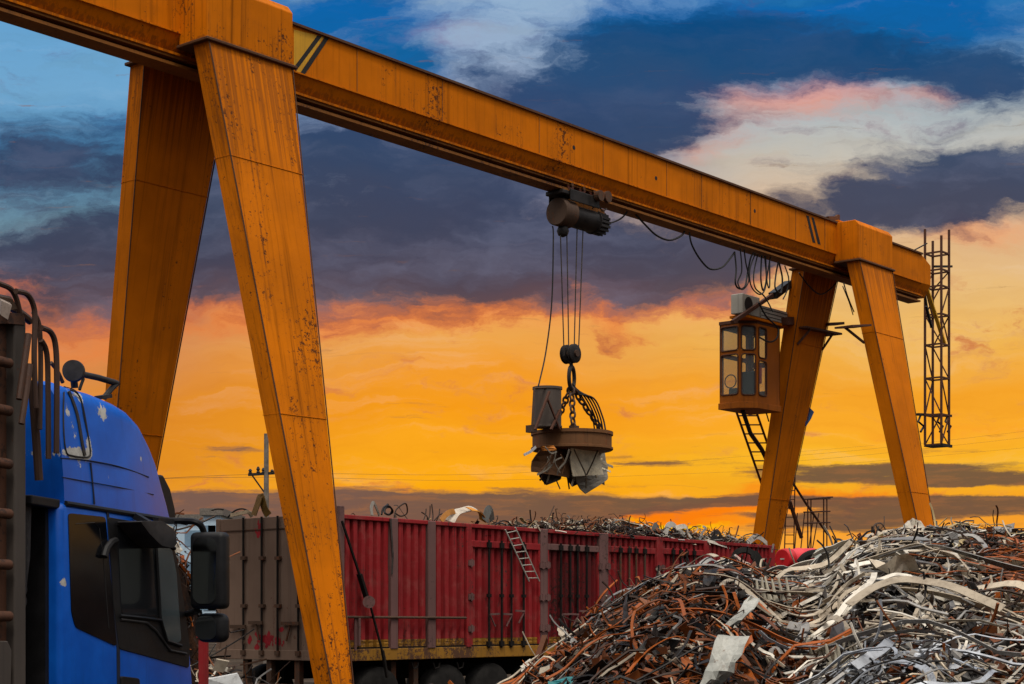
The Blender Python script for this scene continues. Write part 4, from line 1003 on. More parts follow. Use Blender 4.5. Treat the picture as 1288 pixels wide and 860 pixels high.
# doors and glass on the cab side
sp = kprism(kround([(86, 645), (133, 650), (147, 813), (95, 789), (90, 770)], 5), -.006, .03, 'rear_window', 'glass_dark', cabm)
fr1 = [(95, 659), (119, 657), (125, 664), (130, 700), (137, 790)]
MB().tube([K(u, v, -.007) for u, v in fr1], .003, 4).build('window_line', 'plastic_grey', sp)
door = kprism(kround([(136, 650), (170, 656), (212, 664), (222, 700), (231, 752), (239, 812), (238, 840), (150, 816), (143, 760)], 3), -.008, .03, 'door', 'plastic', cabm, .004, 1)
kprism([(134, 643), (137, 643.5), (151, 816), (152, 1000), (149.5, 1000), (147, 816)], -.004, .02, 'door_gap', 'seam', cabm)
kprism([(150, 815), (240, 842), (243, 858), (243, 870), (152, 838)], -.003, .01, 'door_edge', 'blue', cabm) if False else None
kprism(kround([(148, 659), (166, 664), (192, 672), (194, 690), (199, 775), (153, 772)], 4), -.012, .01, 'door_window', 'truck_glass', door)
kprism(kround([(193, 684), (216, 690), (222, 720), (228, 805), (220, 810), (212, 806), (203, 775), (198, 740)], 3), -.012, .01, 'quarter_window', 'truck_glass_pale', door)
MB().tube([K(u, v, -.016) for u, v in ((148, 658), (168, 663), (194, 672), (220, 690))], .016, 6).tube([K(u, v, -.016) for u, v in ((195, 674), (201, 776))], .02, 6).tube([K(u, v, -.016) for u, v in ((151, 774), (180, 777), (202, 780), (210, 806), (228, 812))], .014, 6).build('window_seal', 'plastic', door, True)
MB().tube([K(u, v, -.012) for u, v in ((152, 779), (184, 783), (196, 793), (214, 818), (234, 822))], .012, 6).build('door_crease', 'plastic_grey', door, True)
MB().tube([K(u, v, -.03) for u, v in ((131, 700), (134, 690), (140, 682), (146, 680))], .03, 8).build('grab_handle', 'plastic', cabm, True)
kprism(kround([(153, 850), (176, 853), (178, 880), (153, 876)], 3), -.02, .03, 'door_handle', 'plastic', cabm, .006)
# kerb mirror housing above the door window
kprism(kround([(176, 655), (205, 655), (221, 668), (223, 684), (217, 690), (203, 686), (188, 671)], 4), -.26, .22, 'kerb_mirror', 'plastic_grey', tk, .03, 3, 'sharp')
MB().bar(K(171, 649, -.02), K(190, 660, -.16), .07, .05).bar(K(196, 654, -.12), K(216, 656, -.1), .05, .04).build('mirror_bracket', 'plastic', tk)
kprism([(195, 597), (206, 597), (215, 615), (221, 640), (222, 655), (207, 656)], .3, 1.6, 'sun_visor', 'plastic', tk, .02)
# main mirror and wide mirror on the arm
MB().tube(spline([K(214, 655, -.02), K(232, 655, -.15), K(248, 657, -.28), K(256, 668, -.3), K(257, 690, -.3)], 6), .028, 8).build('mirror_arm', 'plastic', tk, True)
MB().tube([K(236, 772, -.02), K(248, 768, -.25)], .03, 8).build('mirror_arm', 'plastic', tk, True)
def mirror(uvo, uvg, y, name, dx):
    P = [K(u, v, y) for u, v in kround(uvo, 9, 5)]
    back = [p + Vector((.16, .0, 0)) for p in P]
    c = sum(P, Vector()) / len(P)
    m = MB(); k = len(P)
    mid = [c + (p - c) * 1.03 + Vector((.06, -.01, 0)) for p in P]
    bk = [c + (p - c) * .8 + Vector((.20, .01, 0)) for p in P]
    m.add(P + mid + bk, [tuple(range(k))[::-1], tuple(range(2 * k, 3 * k))] + [(i, (i + 1) % k, k + (i + 1) % k, k + i) for i in range(k)] + [(k + i, k + (i + 1) % k, 2 * k + (i + 1) % k, 2 * k + i) for i in range(k)])
    h = m.build(name, 'plastic', tk, 'sharp')
    Q = [K(u, v, y) + Vector((-.012, 0, 0)) for u, v in kround(uvg, 8, 5)]
    MB().prism(Q, (-.004, 0, 0)).build('mirror_glass', 'mirror', h)
def mirror_box(u0, u1, v0, v1, y0, gl, name, r=.05):
    """housing whose glass faces back along the truck"""
    p0 = K(u0, v0, y0); x = p0.x; z1_ = p0.z; z0_ = K(u0, v1, y0).z
    # plane x = const: across the truck from u0 to u1
    pa, pb = TK.atx(u0, v0, x), TK.atx(u1, v0, x)
    ya, yb = pa.y, pb.y
    h = MB().box((x, ya, z0_), (x + .15, yb, z1_)).build(name, 'plastic', tk, 'sharp', r, 4)
    P = []
    ga, gb, gz0, gz1 = gl
    ys, ye = ya + (yb - ya) * ga, ya + (yb - ya) * gb
    zs, ze = z0_ + (z1_ - z0_) * gz0, z0_ + (z1_ - z0_) * gz1
    for cy, cz, k in ((ys, zs, 0), (ye, zs, 1), (ye, ze, 2), (ys, ze, 3)):
        rr = min(abs(ye - ys), abs(ze - zs)) * .35; sy = math.copysign(1, (ye - ys)) * (1 if k in (0, 3) else -1); sz = 1 if k < 2 else -1
        for j in range(6):
            a = j / 5 * PI / 2
            a0 = {0: (1, 0), 1: (0, 1), 2: (1, 0), 3: (0, 1)}[k]
            c_, s_ = (math.cos(a), math.sin(a)) if k in (0, 2) else (math.sin(a), math.cos(a))
            P.append((x - .006, cy + sy * rr * (1 - c_), cz + sz * rr * (1 - s_)))
    MB().prism(P, (.004, 0, 0)).build('mirror_glass', 'mirror', h)
mirror_box(237, 281, 669, 766, -.22, (.13, .80, .07, .93), 'side_mirror')
mirror_box(244, 282, 771, 808, -.24, (.05, .75, .10, .90), 'wide_mirror', .07)
# air horn on the roof
pc = K(92, 468, .42)
hb = MB()._lathe(pc + Vector((-.10, -.06, 0)), pc + Vector((.10, .03, .0)), [(0, .0), (.02, .085), (.25, .092), (.5, .07), (.8, .03), (1, .022)], 28).build('air_horn', 'plastic_grey', tk, True)
MB().tube([pc + Vector((.06, .0, 0)), K(124, 475, .42), K(147, 482, .42)], .026, 10).build('horn_tube', 'plastic_grey', hb, True)
MB().tube([K(147, 482, .42), K(140, 489, .42), K(131, 500, .42)], .024, 8).bar(K(124, 500, .42), K(136, 498, .42), .08, .03).tube([K(93, 478, .42), K(94, 488, .42)], .03, 8).build('horn_bracket', 'plastic_grey', hb, True)
MB().tube([K(105, 476, .42), K(102, 484, .42), K(100, 490, .42)], .014, 6).build('horn_hose', 'plastic', hb)
# chassis, wheels and dump body
xb = K(28.5, 600).x
MB().box((-6.5, .75, .75), (2.0, 1.0, 1.05)).box((-6.5, 1.35, .75), (2.0, 1.6, 1.05)).build('chassis_beam', 'under', tk)
for x in (1.0, -3.6, -5.0):
    for y in (.03, CW - .35):
        w = MB()._lathe(Vector((x, y, .52)), Vector((x, y + .32, .52)), [(0, .28), (0.0, .46), (.06, .505), (.2, .52), (.8, .52), (.94, .505), (1, .46), (1, .28)], 32).build('wheel', 'tyre', tk, True)
        MB()._lathe(Vector((x, y + .02, .52)), Vector((x, y + .30, .52)), [(0, .28), (.2, .24), (.25, .1), (.05, .09), (.05, .02)], 20).build('rim', 'iron', w, True)
MB().box((.2, .01, .5), (1.75, .05, .62)).build('step_board', 'plastic', tk)
zt_ = K(22, 402).z
xp = K(14, 600).x
body = MB().box((-6.6, .04, 1.15), (xp, .10, zt_ - .05)).box((-6.6, CW - .1, 1.15), (xp, CW - .04, zt_ - .05)).box((xp, .1, 1.15), (xp + .07, CW - .1, zt_ - .1)).box((-6.6, .1, 1.15), (xp, CW - .1, 1.25)).build('dump_body', 'body_rust', tk)
MB().box((xp, -.03, 1.0), (xb, .14, zt_)).build('corner_post', 'body_post', body, bevel=.012)
MB().box((xp, CW - .14, 1.0), (xb, CW + .03, zt_)).build('corner_post', 'body_post', body, bevel=.012)
for k, v in enumerate((456, 516, 583, 646, 710, 775)):
    p = K(4, v, .0)
    MB().cyl(p + Vector((-.3, -.02, 0)), p + Vector((.045, -.02, 0)), .038, 12).build('side_rib', 'body_rust', body, True)
kprism([(0, 806), (10, 806), (15, 818), (13, 900), (0, 900)], -.05, .06, 'tail_bracket', 'body_post', body, .008)
MB().bar(K(0, 400, .02), K(22, 402, .02), .12, .08).build('top_rail', 'body_rust', body)

# rusty pipes and rods hooked over the front wall of the body
def kpipe(uv, y, r, label, name='bent_pipe'):
    P = spline([K(u, v, y) for u, v in uv], 6); o = TK.world(P[0])
    ob = MB().tube([p - P[0] for p in P], r, 8).build(name, 'pipe', None, True); ob.location = o; ob.rotation_euler = (0, 0, TK.rz())
    return tag(ob, label, 'pipe', None)
kpipe([(-14, 352), (0, 357), (13, 363), (20, 374), (25, 393), (28, 402)], .02, .021, 'short rusty pipe arching over the top of the post at the far left')
kpipe([(20, 366), (34, 370), (42, 384), (44, 404), (43, 450), (45, 513)], -.08, .021, 'rusty pipe hooked over tallest, leftmost of the long hooks')
kpipe([(42, 392), (49, 408), (51, 440), (51, 480), (50, 540)], -.04, .019, 'brown pipe hanging just right of the tallest hook')
kpipe([(52, 412), (64, 418), (70, 436), (71.5, 480), (71, 570)], -.12, .022, 'separate candy cane shaped pipe hanging against the blue roof panel')
kpipe([(52, 428), (59, 446), (60.5, 500), (61, 577)], -.06, .021, 'dark pipe hanging between the hooks in front of the cab gap')
kpipe([(36, 420), (30, 462), (24, 502)], -.12, .024, 'straight orange brown bar leaning beside the corner post')
kpipe([(38, 458), (33, 495), (27, 533)], -.16, .022, 'lower straight brown bar leaning beside the corner post')
kpipe([(40, 478), (45, 545), (49, 604)], .02, .032, 'thick black bar hanging lowest in the gap behind the cab')
kpipe([(64, 456), (72, 466), (79, 481)], .3, .016, 'thin rod poking up behind the roof edge')
kpipe([(2, 384), (16, 388), (29, 396), (38, 404)], .1, .03, 'thick rusty stub lying across the body top')
for k, (uv, c, lb) in enumerate(((((-2, 372), (16, 376), (22, 388), (4, 392)), (.06, .035, .02, .2), 'brown crumpled sheet on top of the rusty body'), (((2, 378), (15, 384), (10, 402), (1, 396)), (.30, .24, .20, .1), 'pale torn scrap piece on top of the rusty body'))):
    P = [K(u, v, -.02 - .05 * k) for u, v in uv]; o = P[0].copy()
    m = MB().prism([p - o for p in P], (.05, .05, .03), c)
    ob = m.build('scrap_plate', 'scrap'); ob.location = TK.world(o); ob.rotation_euler = (0, 0, TK.rz()); tag(ob, lb, 'scrap plate')
# ------------------------------------------------------------------ scrap heaps
ridge = [(560, 900), (600, 930), (640, 905), (690, 858), (735, 818), (775, 786), (800, 766), (840, 748), (872, 736), (920, 731), (965, 750), (1000, 756), (1035, 746), (1068, 718), (1103, 703), (1139, 695), (1177, 692), (1216, 691), (1287, 695), (1400, 690), (1520, 730), (1640, 800), (1700, 900)]
def interp(L, x):
    if x <= L[0][0]: return L[0][1]
    for (a, b), (c, d) in zip(L, L[1:]):
        if x <= c: f = (x - a) / (c - a); f = f * f * (3 - 2 * f) * .5 + f * .5; return b + (d - b) * f
    return L[-1][1]
def yridge(u): return 16.5 + max(0, min(1.1, (u - 600) / 640)) * 8.0
YF = 8.0
def heap_h(X, Y):
    u = 644 + F * X / Y; Yr = yridge(u); vr = interp(ridge, u)
    hr = max(0, EYE + (VH - vr) / F * Yr)
    if Y <= Yr: s = max(0, (Y - YF) / (Yr - YF)); h = hr * (1 - (1 - s) ** 1.75)
    else: s = (Y - Yr) / 4.5; h = hr * max(0, 1 - s * s * (1.3 - .3 * s)) if s < 1 else 0
    n = noise.noise((X * .9, Y * .9, 1.7)) * .22 + noise.noise((X * 2.3, Y * 2.3, 4.1)) * .09
    return max(-.05, h + n * min(1, h) - (.06 if h < .05 else 0))
def nrm(f, X, Y, e=.12):
    return Vector((f(X - e, Y) - f(X + e, Y), f(X, Y - e) - f(X, Y + e), 2 * e)).normalized()
rows = []
for j in range(60):
    row = []
    for i in range(110):
        u = 540 + i * 1180 / 109; Y = 7.2 + j * .39
        X = (u - 644) / F * Y; row.append((X, Y, heap_h(X, Y)))
    rows.append(row)
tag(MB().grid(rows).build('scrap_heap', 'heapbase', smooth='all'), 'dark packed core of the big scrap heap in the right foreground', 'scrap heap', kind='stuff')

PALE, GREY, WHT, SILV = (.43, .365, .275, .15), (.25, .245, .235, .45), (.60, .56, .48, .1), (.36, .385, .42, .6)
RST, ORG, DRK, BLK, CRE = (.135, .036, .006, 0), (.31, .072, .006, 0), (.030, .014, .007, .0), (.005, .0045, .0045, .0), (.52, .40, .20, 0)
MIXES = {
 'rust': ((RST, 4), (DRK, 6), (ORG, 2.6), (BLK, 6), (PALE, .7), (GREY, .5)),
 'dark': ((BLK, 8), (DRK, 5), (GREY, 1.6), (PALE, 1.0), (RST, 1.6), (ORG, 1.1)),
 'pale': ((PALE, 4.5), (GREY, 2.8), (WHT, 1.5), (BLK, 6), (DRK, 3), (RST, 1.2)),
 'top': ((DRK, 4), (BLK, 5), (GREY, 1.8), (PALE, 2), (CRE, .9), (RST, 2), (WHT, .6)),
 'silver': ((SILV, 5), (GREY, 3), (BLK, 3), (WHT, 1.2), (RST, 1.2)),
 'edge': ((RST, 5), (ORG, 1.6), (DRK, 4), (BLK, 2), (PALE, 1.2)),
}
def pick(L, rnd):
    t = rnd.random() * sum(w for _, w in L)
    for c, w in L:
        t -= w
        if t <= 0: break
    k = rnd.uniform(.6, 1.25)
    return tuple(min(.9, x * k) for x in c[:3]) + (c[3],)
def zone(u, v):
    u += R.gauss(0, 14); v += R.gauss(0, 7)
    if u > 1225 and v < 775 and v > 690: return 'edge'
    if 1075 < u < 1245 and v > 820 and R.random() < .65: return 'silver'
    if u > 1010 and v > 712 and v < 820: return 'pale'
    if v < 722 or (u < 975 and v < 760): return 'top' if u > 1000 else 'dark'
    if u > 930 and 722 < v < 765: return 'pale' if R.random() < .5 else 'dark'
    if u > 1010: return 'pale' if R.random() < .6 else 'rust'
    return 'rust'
def uv(p): return 644 + F * p[0] / p[1], VH - F * (p[2] - EYE) / p[1]
def rand_path(rnd, p, n, L, curl, k=7, flow=None, hfun=None, lift=.05):
    """a bent strip lying over a surface: starts along a tangent and wanders"""
    t = Vector(flow) if flow else Vector((rnd.gauss(0, 1), rnd.gauss(0, 1), rnd.gauss(0, .5)))
    t = (t - n * t.dot(n) * .8)
    t.normalize(); s = n.cross(t); P = []; q_ = p - t * L / 2; a = rnd.uniform(-.5, .5) * curl; b = rnd.uniform(-.3, .3) * curl
    step = L / (k - 1); ka = rnd.gauss(0, curl) / k; kb = rnd.gauss(0, curl * .45) / k
    kink = rnd.randrange(1, k - 1) if rnd.random() < .55 else -1
    for i in range(k):
        P.append(q_.copy())
        d = (t * math.cos(a) + s * math.sin(a)) * math.cos(b) + n * math.sin(b)
        q_ = q_ + d * step; a += ka * 1.4; b += kb
        if i == kink: a += rnd.gauss(0, 1.1); b += rnd.gauss(0, .5)
    if hfun:
        up = .10 + abs(rnd.gauss(0, .10))
        for q2 in P:
            h = hfun(q2.x, q2.y) + lift
            q2.z = min(max(q2.z, h - .05), h + up) if h > .1 else min(q2.z, .1)
    return P
def scrap_piece(mb, rnd, p, n, col, kind, size, flow=None, hfun=None):
    if kind == 'strip':
        P = rand_path(rnd, p, n, size * rnd.uniform(.7, 1.8), 2.3, 9, flow, hfun)
        nn = (n + Vector((rnd.gauss(0, .6), rnd.gauss(0, .6), rnd.gauss(0, .4)))).normalized()
        mb.ribbon(P, rnd.uniform(.010, .030) * (.6 + size * .6), .006, nn, col, rnd.gauss(0, .9))
    elif kind == 'rod':
        P = rand_path(rnd, p, n, size * rnd.uniform(.7, 1.8), 2.2, 7, flow, hfun)
        mb.tube(P, rnd.uniform(.006, .014), 4, col)
    elif kind == 'plate':
        t = Vector((rnd.gauss(0, 1), rnd.gauss(0, 1), rnd.gauss(0, 1))); t = (t - n * t.dot(n) * rnd.uniform(.2, 1)).normalized()
        nn = (n + Vector((rnd.gauss(0, .7), rnd.gauss(0, .7), rnd.gauss(0, .5)))).normalized(); L = size * rnd.uniform(.2, .55)
        P = rand_path(rnd, p, nn, L, 2.2, 7, t)
        w0 = size * rnd.uniform(.08, .28)
        mb.ribbon(P, [w0 * rnd.uniform(.5, 1.1) for _ in P], .007, nn, col, rnd.gauss(0, .5))
    elif kind == 'angle':
        P = rand_path(rnd, p, n, size * rnd.uniform(.5, 1.4), .25, 3, flow); w0 = rnd.uniform(.03, .07)
        nn = (n + Vector((rnd.gauss(0, .5), rnd.gauss(0, .5), 0))).normalized()
        d = (P[-1] - P[0]).normalized(); x = d.cross(nn).normalized()
        mb.ribbon(P, w0, .006, nn, col); mb.ribbon([q_ + x * w0 / 2 + nn * w0 / 2 for q_ in P], w0, .006, x, col)
    elif kind == 'crumple':
        k = 5; r = size * rnd.uniform(.08, .22); ax_ = Vector((rnd.gauss(0, 1), rnd.gauss(0, 1), rnd.gauss(0, 1))).normalized()
        a = ax_.orthogonal().normalized(); b = ax_.cross(a); vs = []
        for i in range(k):
            for j in range(k): vs.append(p + a * ((i / 2 - 1) * r) + b * ((j / 2 - 1) * r * .8) + ax_ * rnd.gauss(0, r * .3) + n * r * .5)
        mb.add(vs, [(i * k + j, i * k + j + 1, i * k + k + j + 1, i * k + k + j) for i in range(k - 1) for j in range(k - 1)], col)
    elif kind == 'coil':
        r = size * rnd.uniform(.06, .14); ax_ = (n + Vector((rnd.gauss(0, .8), rnd.gauss(0, .8), 0))).normalized(); a = ax_.orthogonal().normalized(); b = ax_.cross(a); P = []
        for i in range(22):
            t = i / 21 * 4.2 * PI; rr = r * rnd.uniform(.8, 1.15); P.append(p + n * r * .4 + a * rr * math.cos(t) + b * rr * math.sin(t) + ax_ * (i / 21 - .5) * r * .8)
        mb.tube(P, rnd.uniform(.006, .012), 4, col)
KINDS = (('strip', 8), ('rod', 6), ('plate', .7), ('angle', 1.3), ('crumple', .6), ('coil', 1.1))
def kindpick(rnd):
    t = rnd.random() * sum(w for _, w in KINDS)
    for c, w in KINDS:
        t -= w
        if t <= 0: return c
    return 'strip'
def flowdir(u, v, rnd):
    if u > 1000 and v > 700: 
        a = .25 * math.sin(u * .012 + v * .02) + rnd.gauss(0, .32)
        return (math.cos(a), math.sin(a) * .8, math.sin(a) * .5)
    return None
def sample_heap(rnd):
    while True:
        u = rnd.uniform(585, 1420) if rnd.random() < .93 else rnd.uniform(1420, 1650)
        Yr = yridge(u); Y = rnd.uniform(9.5, Yr + 1.6) if rnd.random() < .8 else rnd.uniform(Yr - 1.6, Yr + 1.0)
        X = (u - 644) / F * Y; h = heap_h(X, Y)
        if h < .12: continue
        p = Vector((X, Y, h)); return p, nrm(heap_h, X, Y)
rnd = random.Random(21); bulk = MB()
for i in range(13000):
    p, n = sample_heap(rnd); u, v = uv(p)
    if v > 900: 
        if rnd.random() < .8: continue
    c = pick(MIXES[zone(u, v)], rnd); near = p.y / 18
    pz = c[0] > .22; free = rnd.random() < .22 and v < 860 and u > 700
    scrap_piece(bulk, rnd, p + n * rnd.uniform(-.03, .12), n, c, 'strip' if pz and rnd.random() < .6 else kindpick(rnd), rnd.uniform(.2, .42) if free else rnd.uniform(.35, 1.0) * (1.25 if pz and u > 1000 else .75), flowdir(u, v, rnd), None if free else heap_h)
for i in range(7500):                       # torn flakes and offcuts between the strips
    p, n = sample_heap(rnd); u, v = uv(p)
    if v > 885: continue
    zn = zone(u, v); c = pick(MIXES[zn], rnd); t = Vector((rnd.gauss(0, 1), rnd.gauss(0, 1), rnd.gauss(0, 1))).normalized()
    a = t.orthogonal().normalized(); b = t.cross(a); r = rnd.uniform(.02, .075); q0 = p + n * rnd.uniform(.02, .20)
    k = rnd.choice((3, 4, 4, 5)); ph = rnd.uniform(0, 6)
    pts = [q0 + a * (r * rnd.uniform(.5, 1.6) * math.cos(ph + j * 2 * PI / k)) + b * (r * rnd.uniform(.4, 1.2) * math.sin(ph + j * 2 * PI / k)) + t * rnd.gauss(0, r * .25) for j in range(k)]
    bulk.prism(pts, t * .006, c)
tag(bulk.build('loose_scrap', 'scrap', fix=False), 'countless small rods, strips and torn sheets covering the right foreground heap', 'scrap metal', kind='stuff')

# single strips, sheets and bars of the heap that stand out, each its own object
def heap_hit(u, v, lift=0):
    d = Vector(((u - 644) / F, 1, (VH - v) / F)); Y = 9.0
    while Y < 30:
        X = d.x * Y; z = EYE + d.z * Y
        if heap_h(X, Y) >= z: break
        Y += .05
    else: Y = yridge(u) 
    return Vector((d.x * Y, Y, EYE + d.z * Y))
def single(mb, name, label, cat, group=None, mat='scrap', **kw):
    o = mb.v[0]; return tag(mb.build(name, mat, loc=o, fix=kw.pop('fix', True), **kw), label, cat, group)
CN = {0: ('pale bent metal strip lying in the tangle on the scrap heap', PALE), 1: ('bright whitish bent strip lying in the tangle on the scrap heap', WHT), 2: ('grey bent metal strip lying in the tangle on the scrap heap', GREY), 3: ('rusty brown strip lying in the scrap heap', RST), 4: ('orange rusted strip lying in the scrap heap', ORG), 5: ('bluish silver strip in the lower right of the scrap heap', SILV)}
def jit(c, rnd): k = rnd.uniform(.75, 1.25); return tuple(min(.9, x * k) for x in c[:3]) + (c[3],)
rnd = random.Random(5)
for i in range(285):
    while True:
        p, n = sample_heap(rnd); u, v = uv(p)
        zn = zone(u, v)
        if u < 1330 and v < 868 and (zn == 'pale' or rnd.random() < .4): break
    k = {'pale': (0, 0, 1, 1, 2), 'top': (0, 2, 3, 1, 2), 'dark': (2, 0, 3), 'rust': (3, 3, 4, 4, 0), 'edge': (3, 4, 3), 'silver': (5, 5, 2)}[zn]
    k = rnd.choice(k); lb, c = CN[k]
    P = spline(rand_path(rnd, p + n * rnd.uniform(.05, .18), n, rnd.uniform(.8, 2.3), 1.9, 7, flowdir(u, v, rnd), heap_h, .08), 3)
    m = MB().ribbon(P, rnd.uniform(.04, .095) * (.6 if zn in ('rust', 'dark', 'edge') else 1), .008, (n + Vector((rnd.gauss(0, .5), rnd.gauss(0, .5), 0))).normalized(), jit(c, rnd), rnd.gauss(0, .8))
    single(m, 'metal_strip', lb, 'metal strip', lb.split(' lying')[0].split(' in the')[0] + 's in the scrap heap')
for i in range(70):
    while True:
        p, n = sample_heap(rnd); u, v = uv(p)
        if u < 1310 and v < 866 and p.y < yridge(u) - 1.5: break
    zn = zone(u, v); k = rnd.choice({'pale': (2, 3), 'top': (0, 1, 2), 'dark': (1, 2, 0), 'rust': (0, 0, 1), 'edge': (0, 0, 1), 'silver': (3, 3, 2)}[zn])
    lb, c = (('rusty brown torn sheet in the scrap heap', RST), ('black torn sheet in the scrap heap', BLK), ('dull grey torn sheet in the scrap heap', GREY), ('silvery folded sheet in the scrap heap', SILV))[k]
    m = MB(); scrap_piece(m, rnd, p + n * .08, n, jit(c, rnd), 'plate', rnd.uniform(.5, .95)); single(m, 'scrap_sheet', lb, 'scrap sheet', lb.split(' in the')[0] + 's')
for i in range(70):
    while True:
        p, n = sample_heap(rnd); u, v = uv(p)
        if u < 1300 and v < 864: break
    c = rnd.choice((RST, DRK, BLK)); m = MB(); scrap_piece(m, rnd, p + n * .1, n, c, 'rod', rnd.uniform(1, 1.7), None, heap_h)
    single(m, 'bent_rod', 'thin dark bent rod poking from the scrap heap', 'rod', 'bent rods in the scrap heap')
# rods that stand up along the skyline of the heap
for i in range(110):
    u = rnd.uniform(*((800, 1300) if i % 3 else (1010, 1300))); Yr = yridge(u) + rnd.uniform(-.4, .3); X = (u - 644) / F * Yr; p = Vector((X, Yr, heap_h(X, Yr) - .05))
    d = Vector((rnd.gauss(0, .5), rnd.gauss(0, .4), rnd.uniform(.2, .8))); P = [p]; 
    for k in range(4): P.append(P[-1] + d * rnd.uniform(.05, .12)); d = d + Vector((rnd.gauss(0, .35), rnd.gauss(0, .3), rnd.gauss(-.15, .3)))
    m = MB()
    if i % 3: m.tube(spline(P, 3), rnd.uniform(.008, .016), 5, jit(rnd.choice((BLK, DRK, RST)), rnd)); single(m, 'bent_rod', 'dark bent rod sticking up from the crest of the scrap heap', 'rod', 'rods along the crest of the scrap heap')
    else: m.ribbon(spline(P, 3), rnd.uniform(.04, .10), .008, (rnd.gauss(0, 1), -1, rnd.gauss(0, .5)), jit(rnd.choice((PALE, CRE, GREY, WHT)), rnd), .8); single(m, 'metal_strip', 'pale strip sticking up from the crest of the scrap heap', 'metal strip', 'pale strips along the crest of the scrap heap')

# pieces copied one by one from the photograph
def hstrip(pts, w, c, label, sc4=True, lift=.10, name='metal_strip', cat='metal strip', nv=None, th=.01):
    P = []
    for x, y in pts:
        u, v = (960 + x / 3.909, 640 + y / 3.909) if sc4 else (x, y)
        p = heap_hit(u, v + 2); P.append(p)
    ym = [p.y for p in P]                       # follow the slope without jumping between bumps
    for _ in range(2): ym = [ym[0]] + [(ym[i - 1] + ym[i] + ym[i + 1]) / 3 for i in range(1, len(ym) - 1)] + [ym[-1]]
    Q = []
    for (x, y), Y in zip(pts, ym):
        u, v = (960 + x / 3.909, 640 + y / 3.909) if sc4 else (x, y)
        Q.append(W(u, v, Y - .12 - lift))
    m = MB().ribbon(spline(Q, 5), w, th, nv or (.1, -.75, .65), c, R.gauss(0, .3))
    return single(m, name, label, cat)
g = 'long flat strip'
hstrip([(400, 640), (560, 665), (720, 720), (860, 680), (930, 640)], .085, PALE, 'pale strip sagging in a shallow curve along the bottom of the strip tangle')
hstrip([(420, 560), (560, 560), (700, 590), (830, 650), (900, 640)], .075, PALE, 'pale strip running left to right just over the sagging lowest strip')
hstrip([(500, 310), (700, 295), (880, 300), (945, 320), (900, 380)], .085, WHT, 'long whitish strip bent back sharply at its right end, high on the tangle')
hstrip([(750, 530), (900, 480), (1080, 455)], .08, PALE, 'straight pale strip rising to the right in the middle of the tangle')
hstrip([(560, 515), (700, 530), (800, 560), (880, 600)], .05, PALE, 'thin pale strip falling to the right across the middle of the tangle')
hstrip([(330, 400), (480, 395), (640, 395), (720, 420), (740, 460)], .07, PALE, 'pale strip curling downward at its right end in the upper tangle')
hstrip([(380, 545), (480, 490), (600, 480), (690, 490)], .07, SILV, 'bluish arched strip at the left side of the tangle')
hstrip([(420, 475), (500, 440), (600, 430), (680, 445)], .06, WHT, 'whitish arched strip above the bluish one')
hstrip([(1100, 375), (1190, 388), (1300, 400)], .08, WHT, 'wide whitish strip reaching the right edge of the photo', lift=.25)
hstrip([(1060, 145), (1150, 200), (1200, 280), (1245, 325), (1300, 332)], .13, CRE, 'broad cream strip sweeping down to the right edge near the crest', lift=.3)
hstrip([(975, 222), (1040, 255), (1100, 285)], .10, CRE, 'short cream strip sloping down below the crest')
hstrip([(900, 380), (960, 352), (1070, 345), (1105, 430), (1160, 470)], .11, PALE, 'pale channel folded down at a corner on the right of the tangle', lift=.2)
hstrip([(560, 610), (700, 650), (850, 670)], .06, PALE, 'pale strip just above the sagging lowest strip')
hstrip([(600, 590), (740, 640), (840, 645)], .05, WHT, 'narrow whitish strip crossing the lower tangle')
hstrip([(290, 345), (400, 315), (480, 300)], .06, PALE, 'pale strip at the upper left end of the tangle')
hstrip([(440, 330), (520, 375), (640, 375)], .05, GREY, 'grey strip tucked below the upper left strip')
hstrip([(570, 310), (620, 345), (640, 380), (720, 400)], .06, WHT, 'short whitish strip crossing the upper tangle steeply')
hstrip([(700, 470), (800, 450), (880, 400), (930, 370)], .055, PALE, 'pale strip climbing to the bent back strip')
hstrip([(780, 545), (860, 520), (960, 500), (1060, 440)], .05, PALE, 'slim pale strip under the straight rising one')
hstrip([(420, 600), (500, 640), (600, 700), (700, 735)], .055, PALE, 'pale strip dropping steeply at the lower left of the tangle')
hstrip([(880, 640), (960, 600), (1040, 540), (1120, 490)], .06, PALE, 'pale strip rising from the lowest strip to the right')
hstrip([(1110, 470), (1200, 450), (1300, 470)], .05, WHT, 'whitish strip near the right edge below the folded channel')
hstrip([(880, 660), (960, 730), (1040, 760), (1150, 790)], .05, CRE, 'cream strip running down to the green plastic')
hstrip([(130, 540), (180, 570), (215, 598)], .05, WHT, 'small white strip on the dark rusty part left of the tangle')
hstrip([(150, 540), (200, 545), (160, 560)], .03, WHT, 'tiny white offcut left of the tangle')
hstrip([(700, 850), (650, 850), (1000, 851)], .03, DRK, 'thin dark bar lying on the wooden looking beam')
hstrip([(834, 800), (870, 806), (905, 798)], .07, WHT, 'whitish curled strip at the foot of the rusty slope', False)
hstrip([(835, 805), (852, 814), (868, 812), (885, 806)], .06, PALE, 'pale curved strip in front of the small rust panel', False)
hstrip([(752, 804), (775, 800), (802, 793)], .06, WHT, 'bright strip on the left shoulder of the heap', False, .2)
hstrip([(775, 756), (790, 748), (800, 750), (812, 742)], .06, GREY, 'grey strip on the skyline of the left shoulder', False, .2)
hstrip([(752, 846), (780, 825), (812, 800)], .04, (.20, .11, .04, 0), 'long tan stick rising to the right on the left slope', False, .2)
hstrip([(905, 752), (907, 738), (914, 731), (922, 729)], .05, PALE, 'pale strip bent into a hook below the black hose', False, .2)
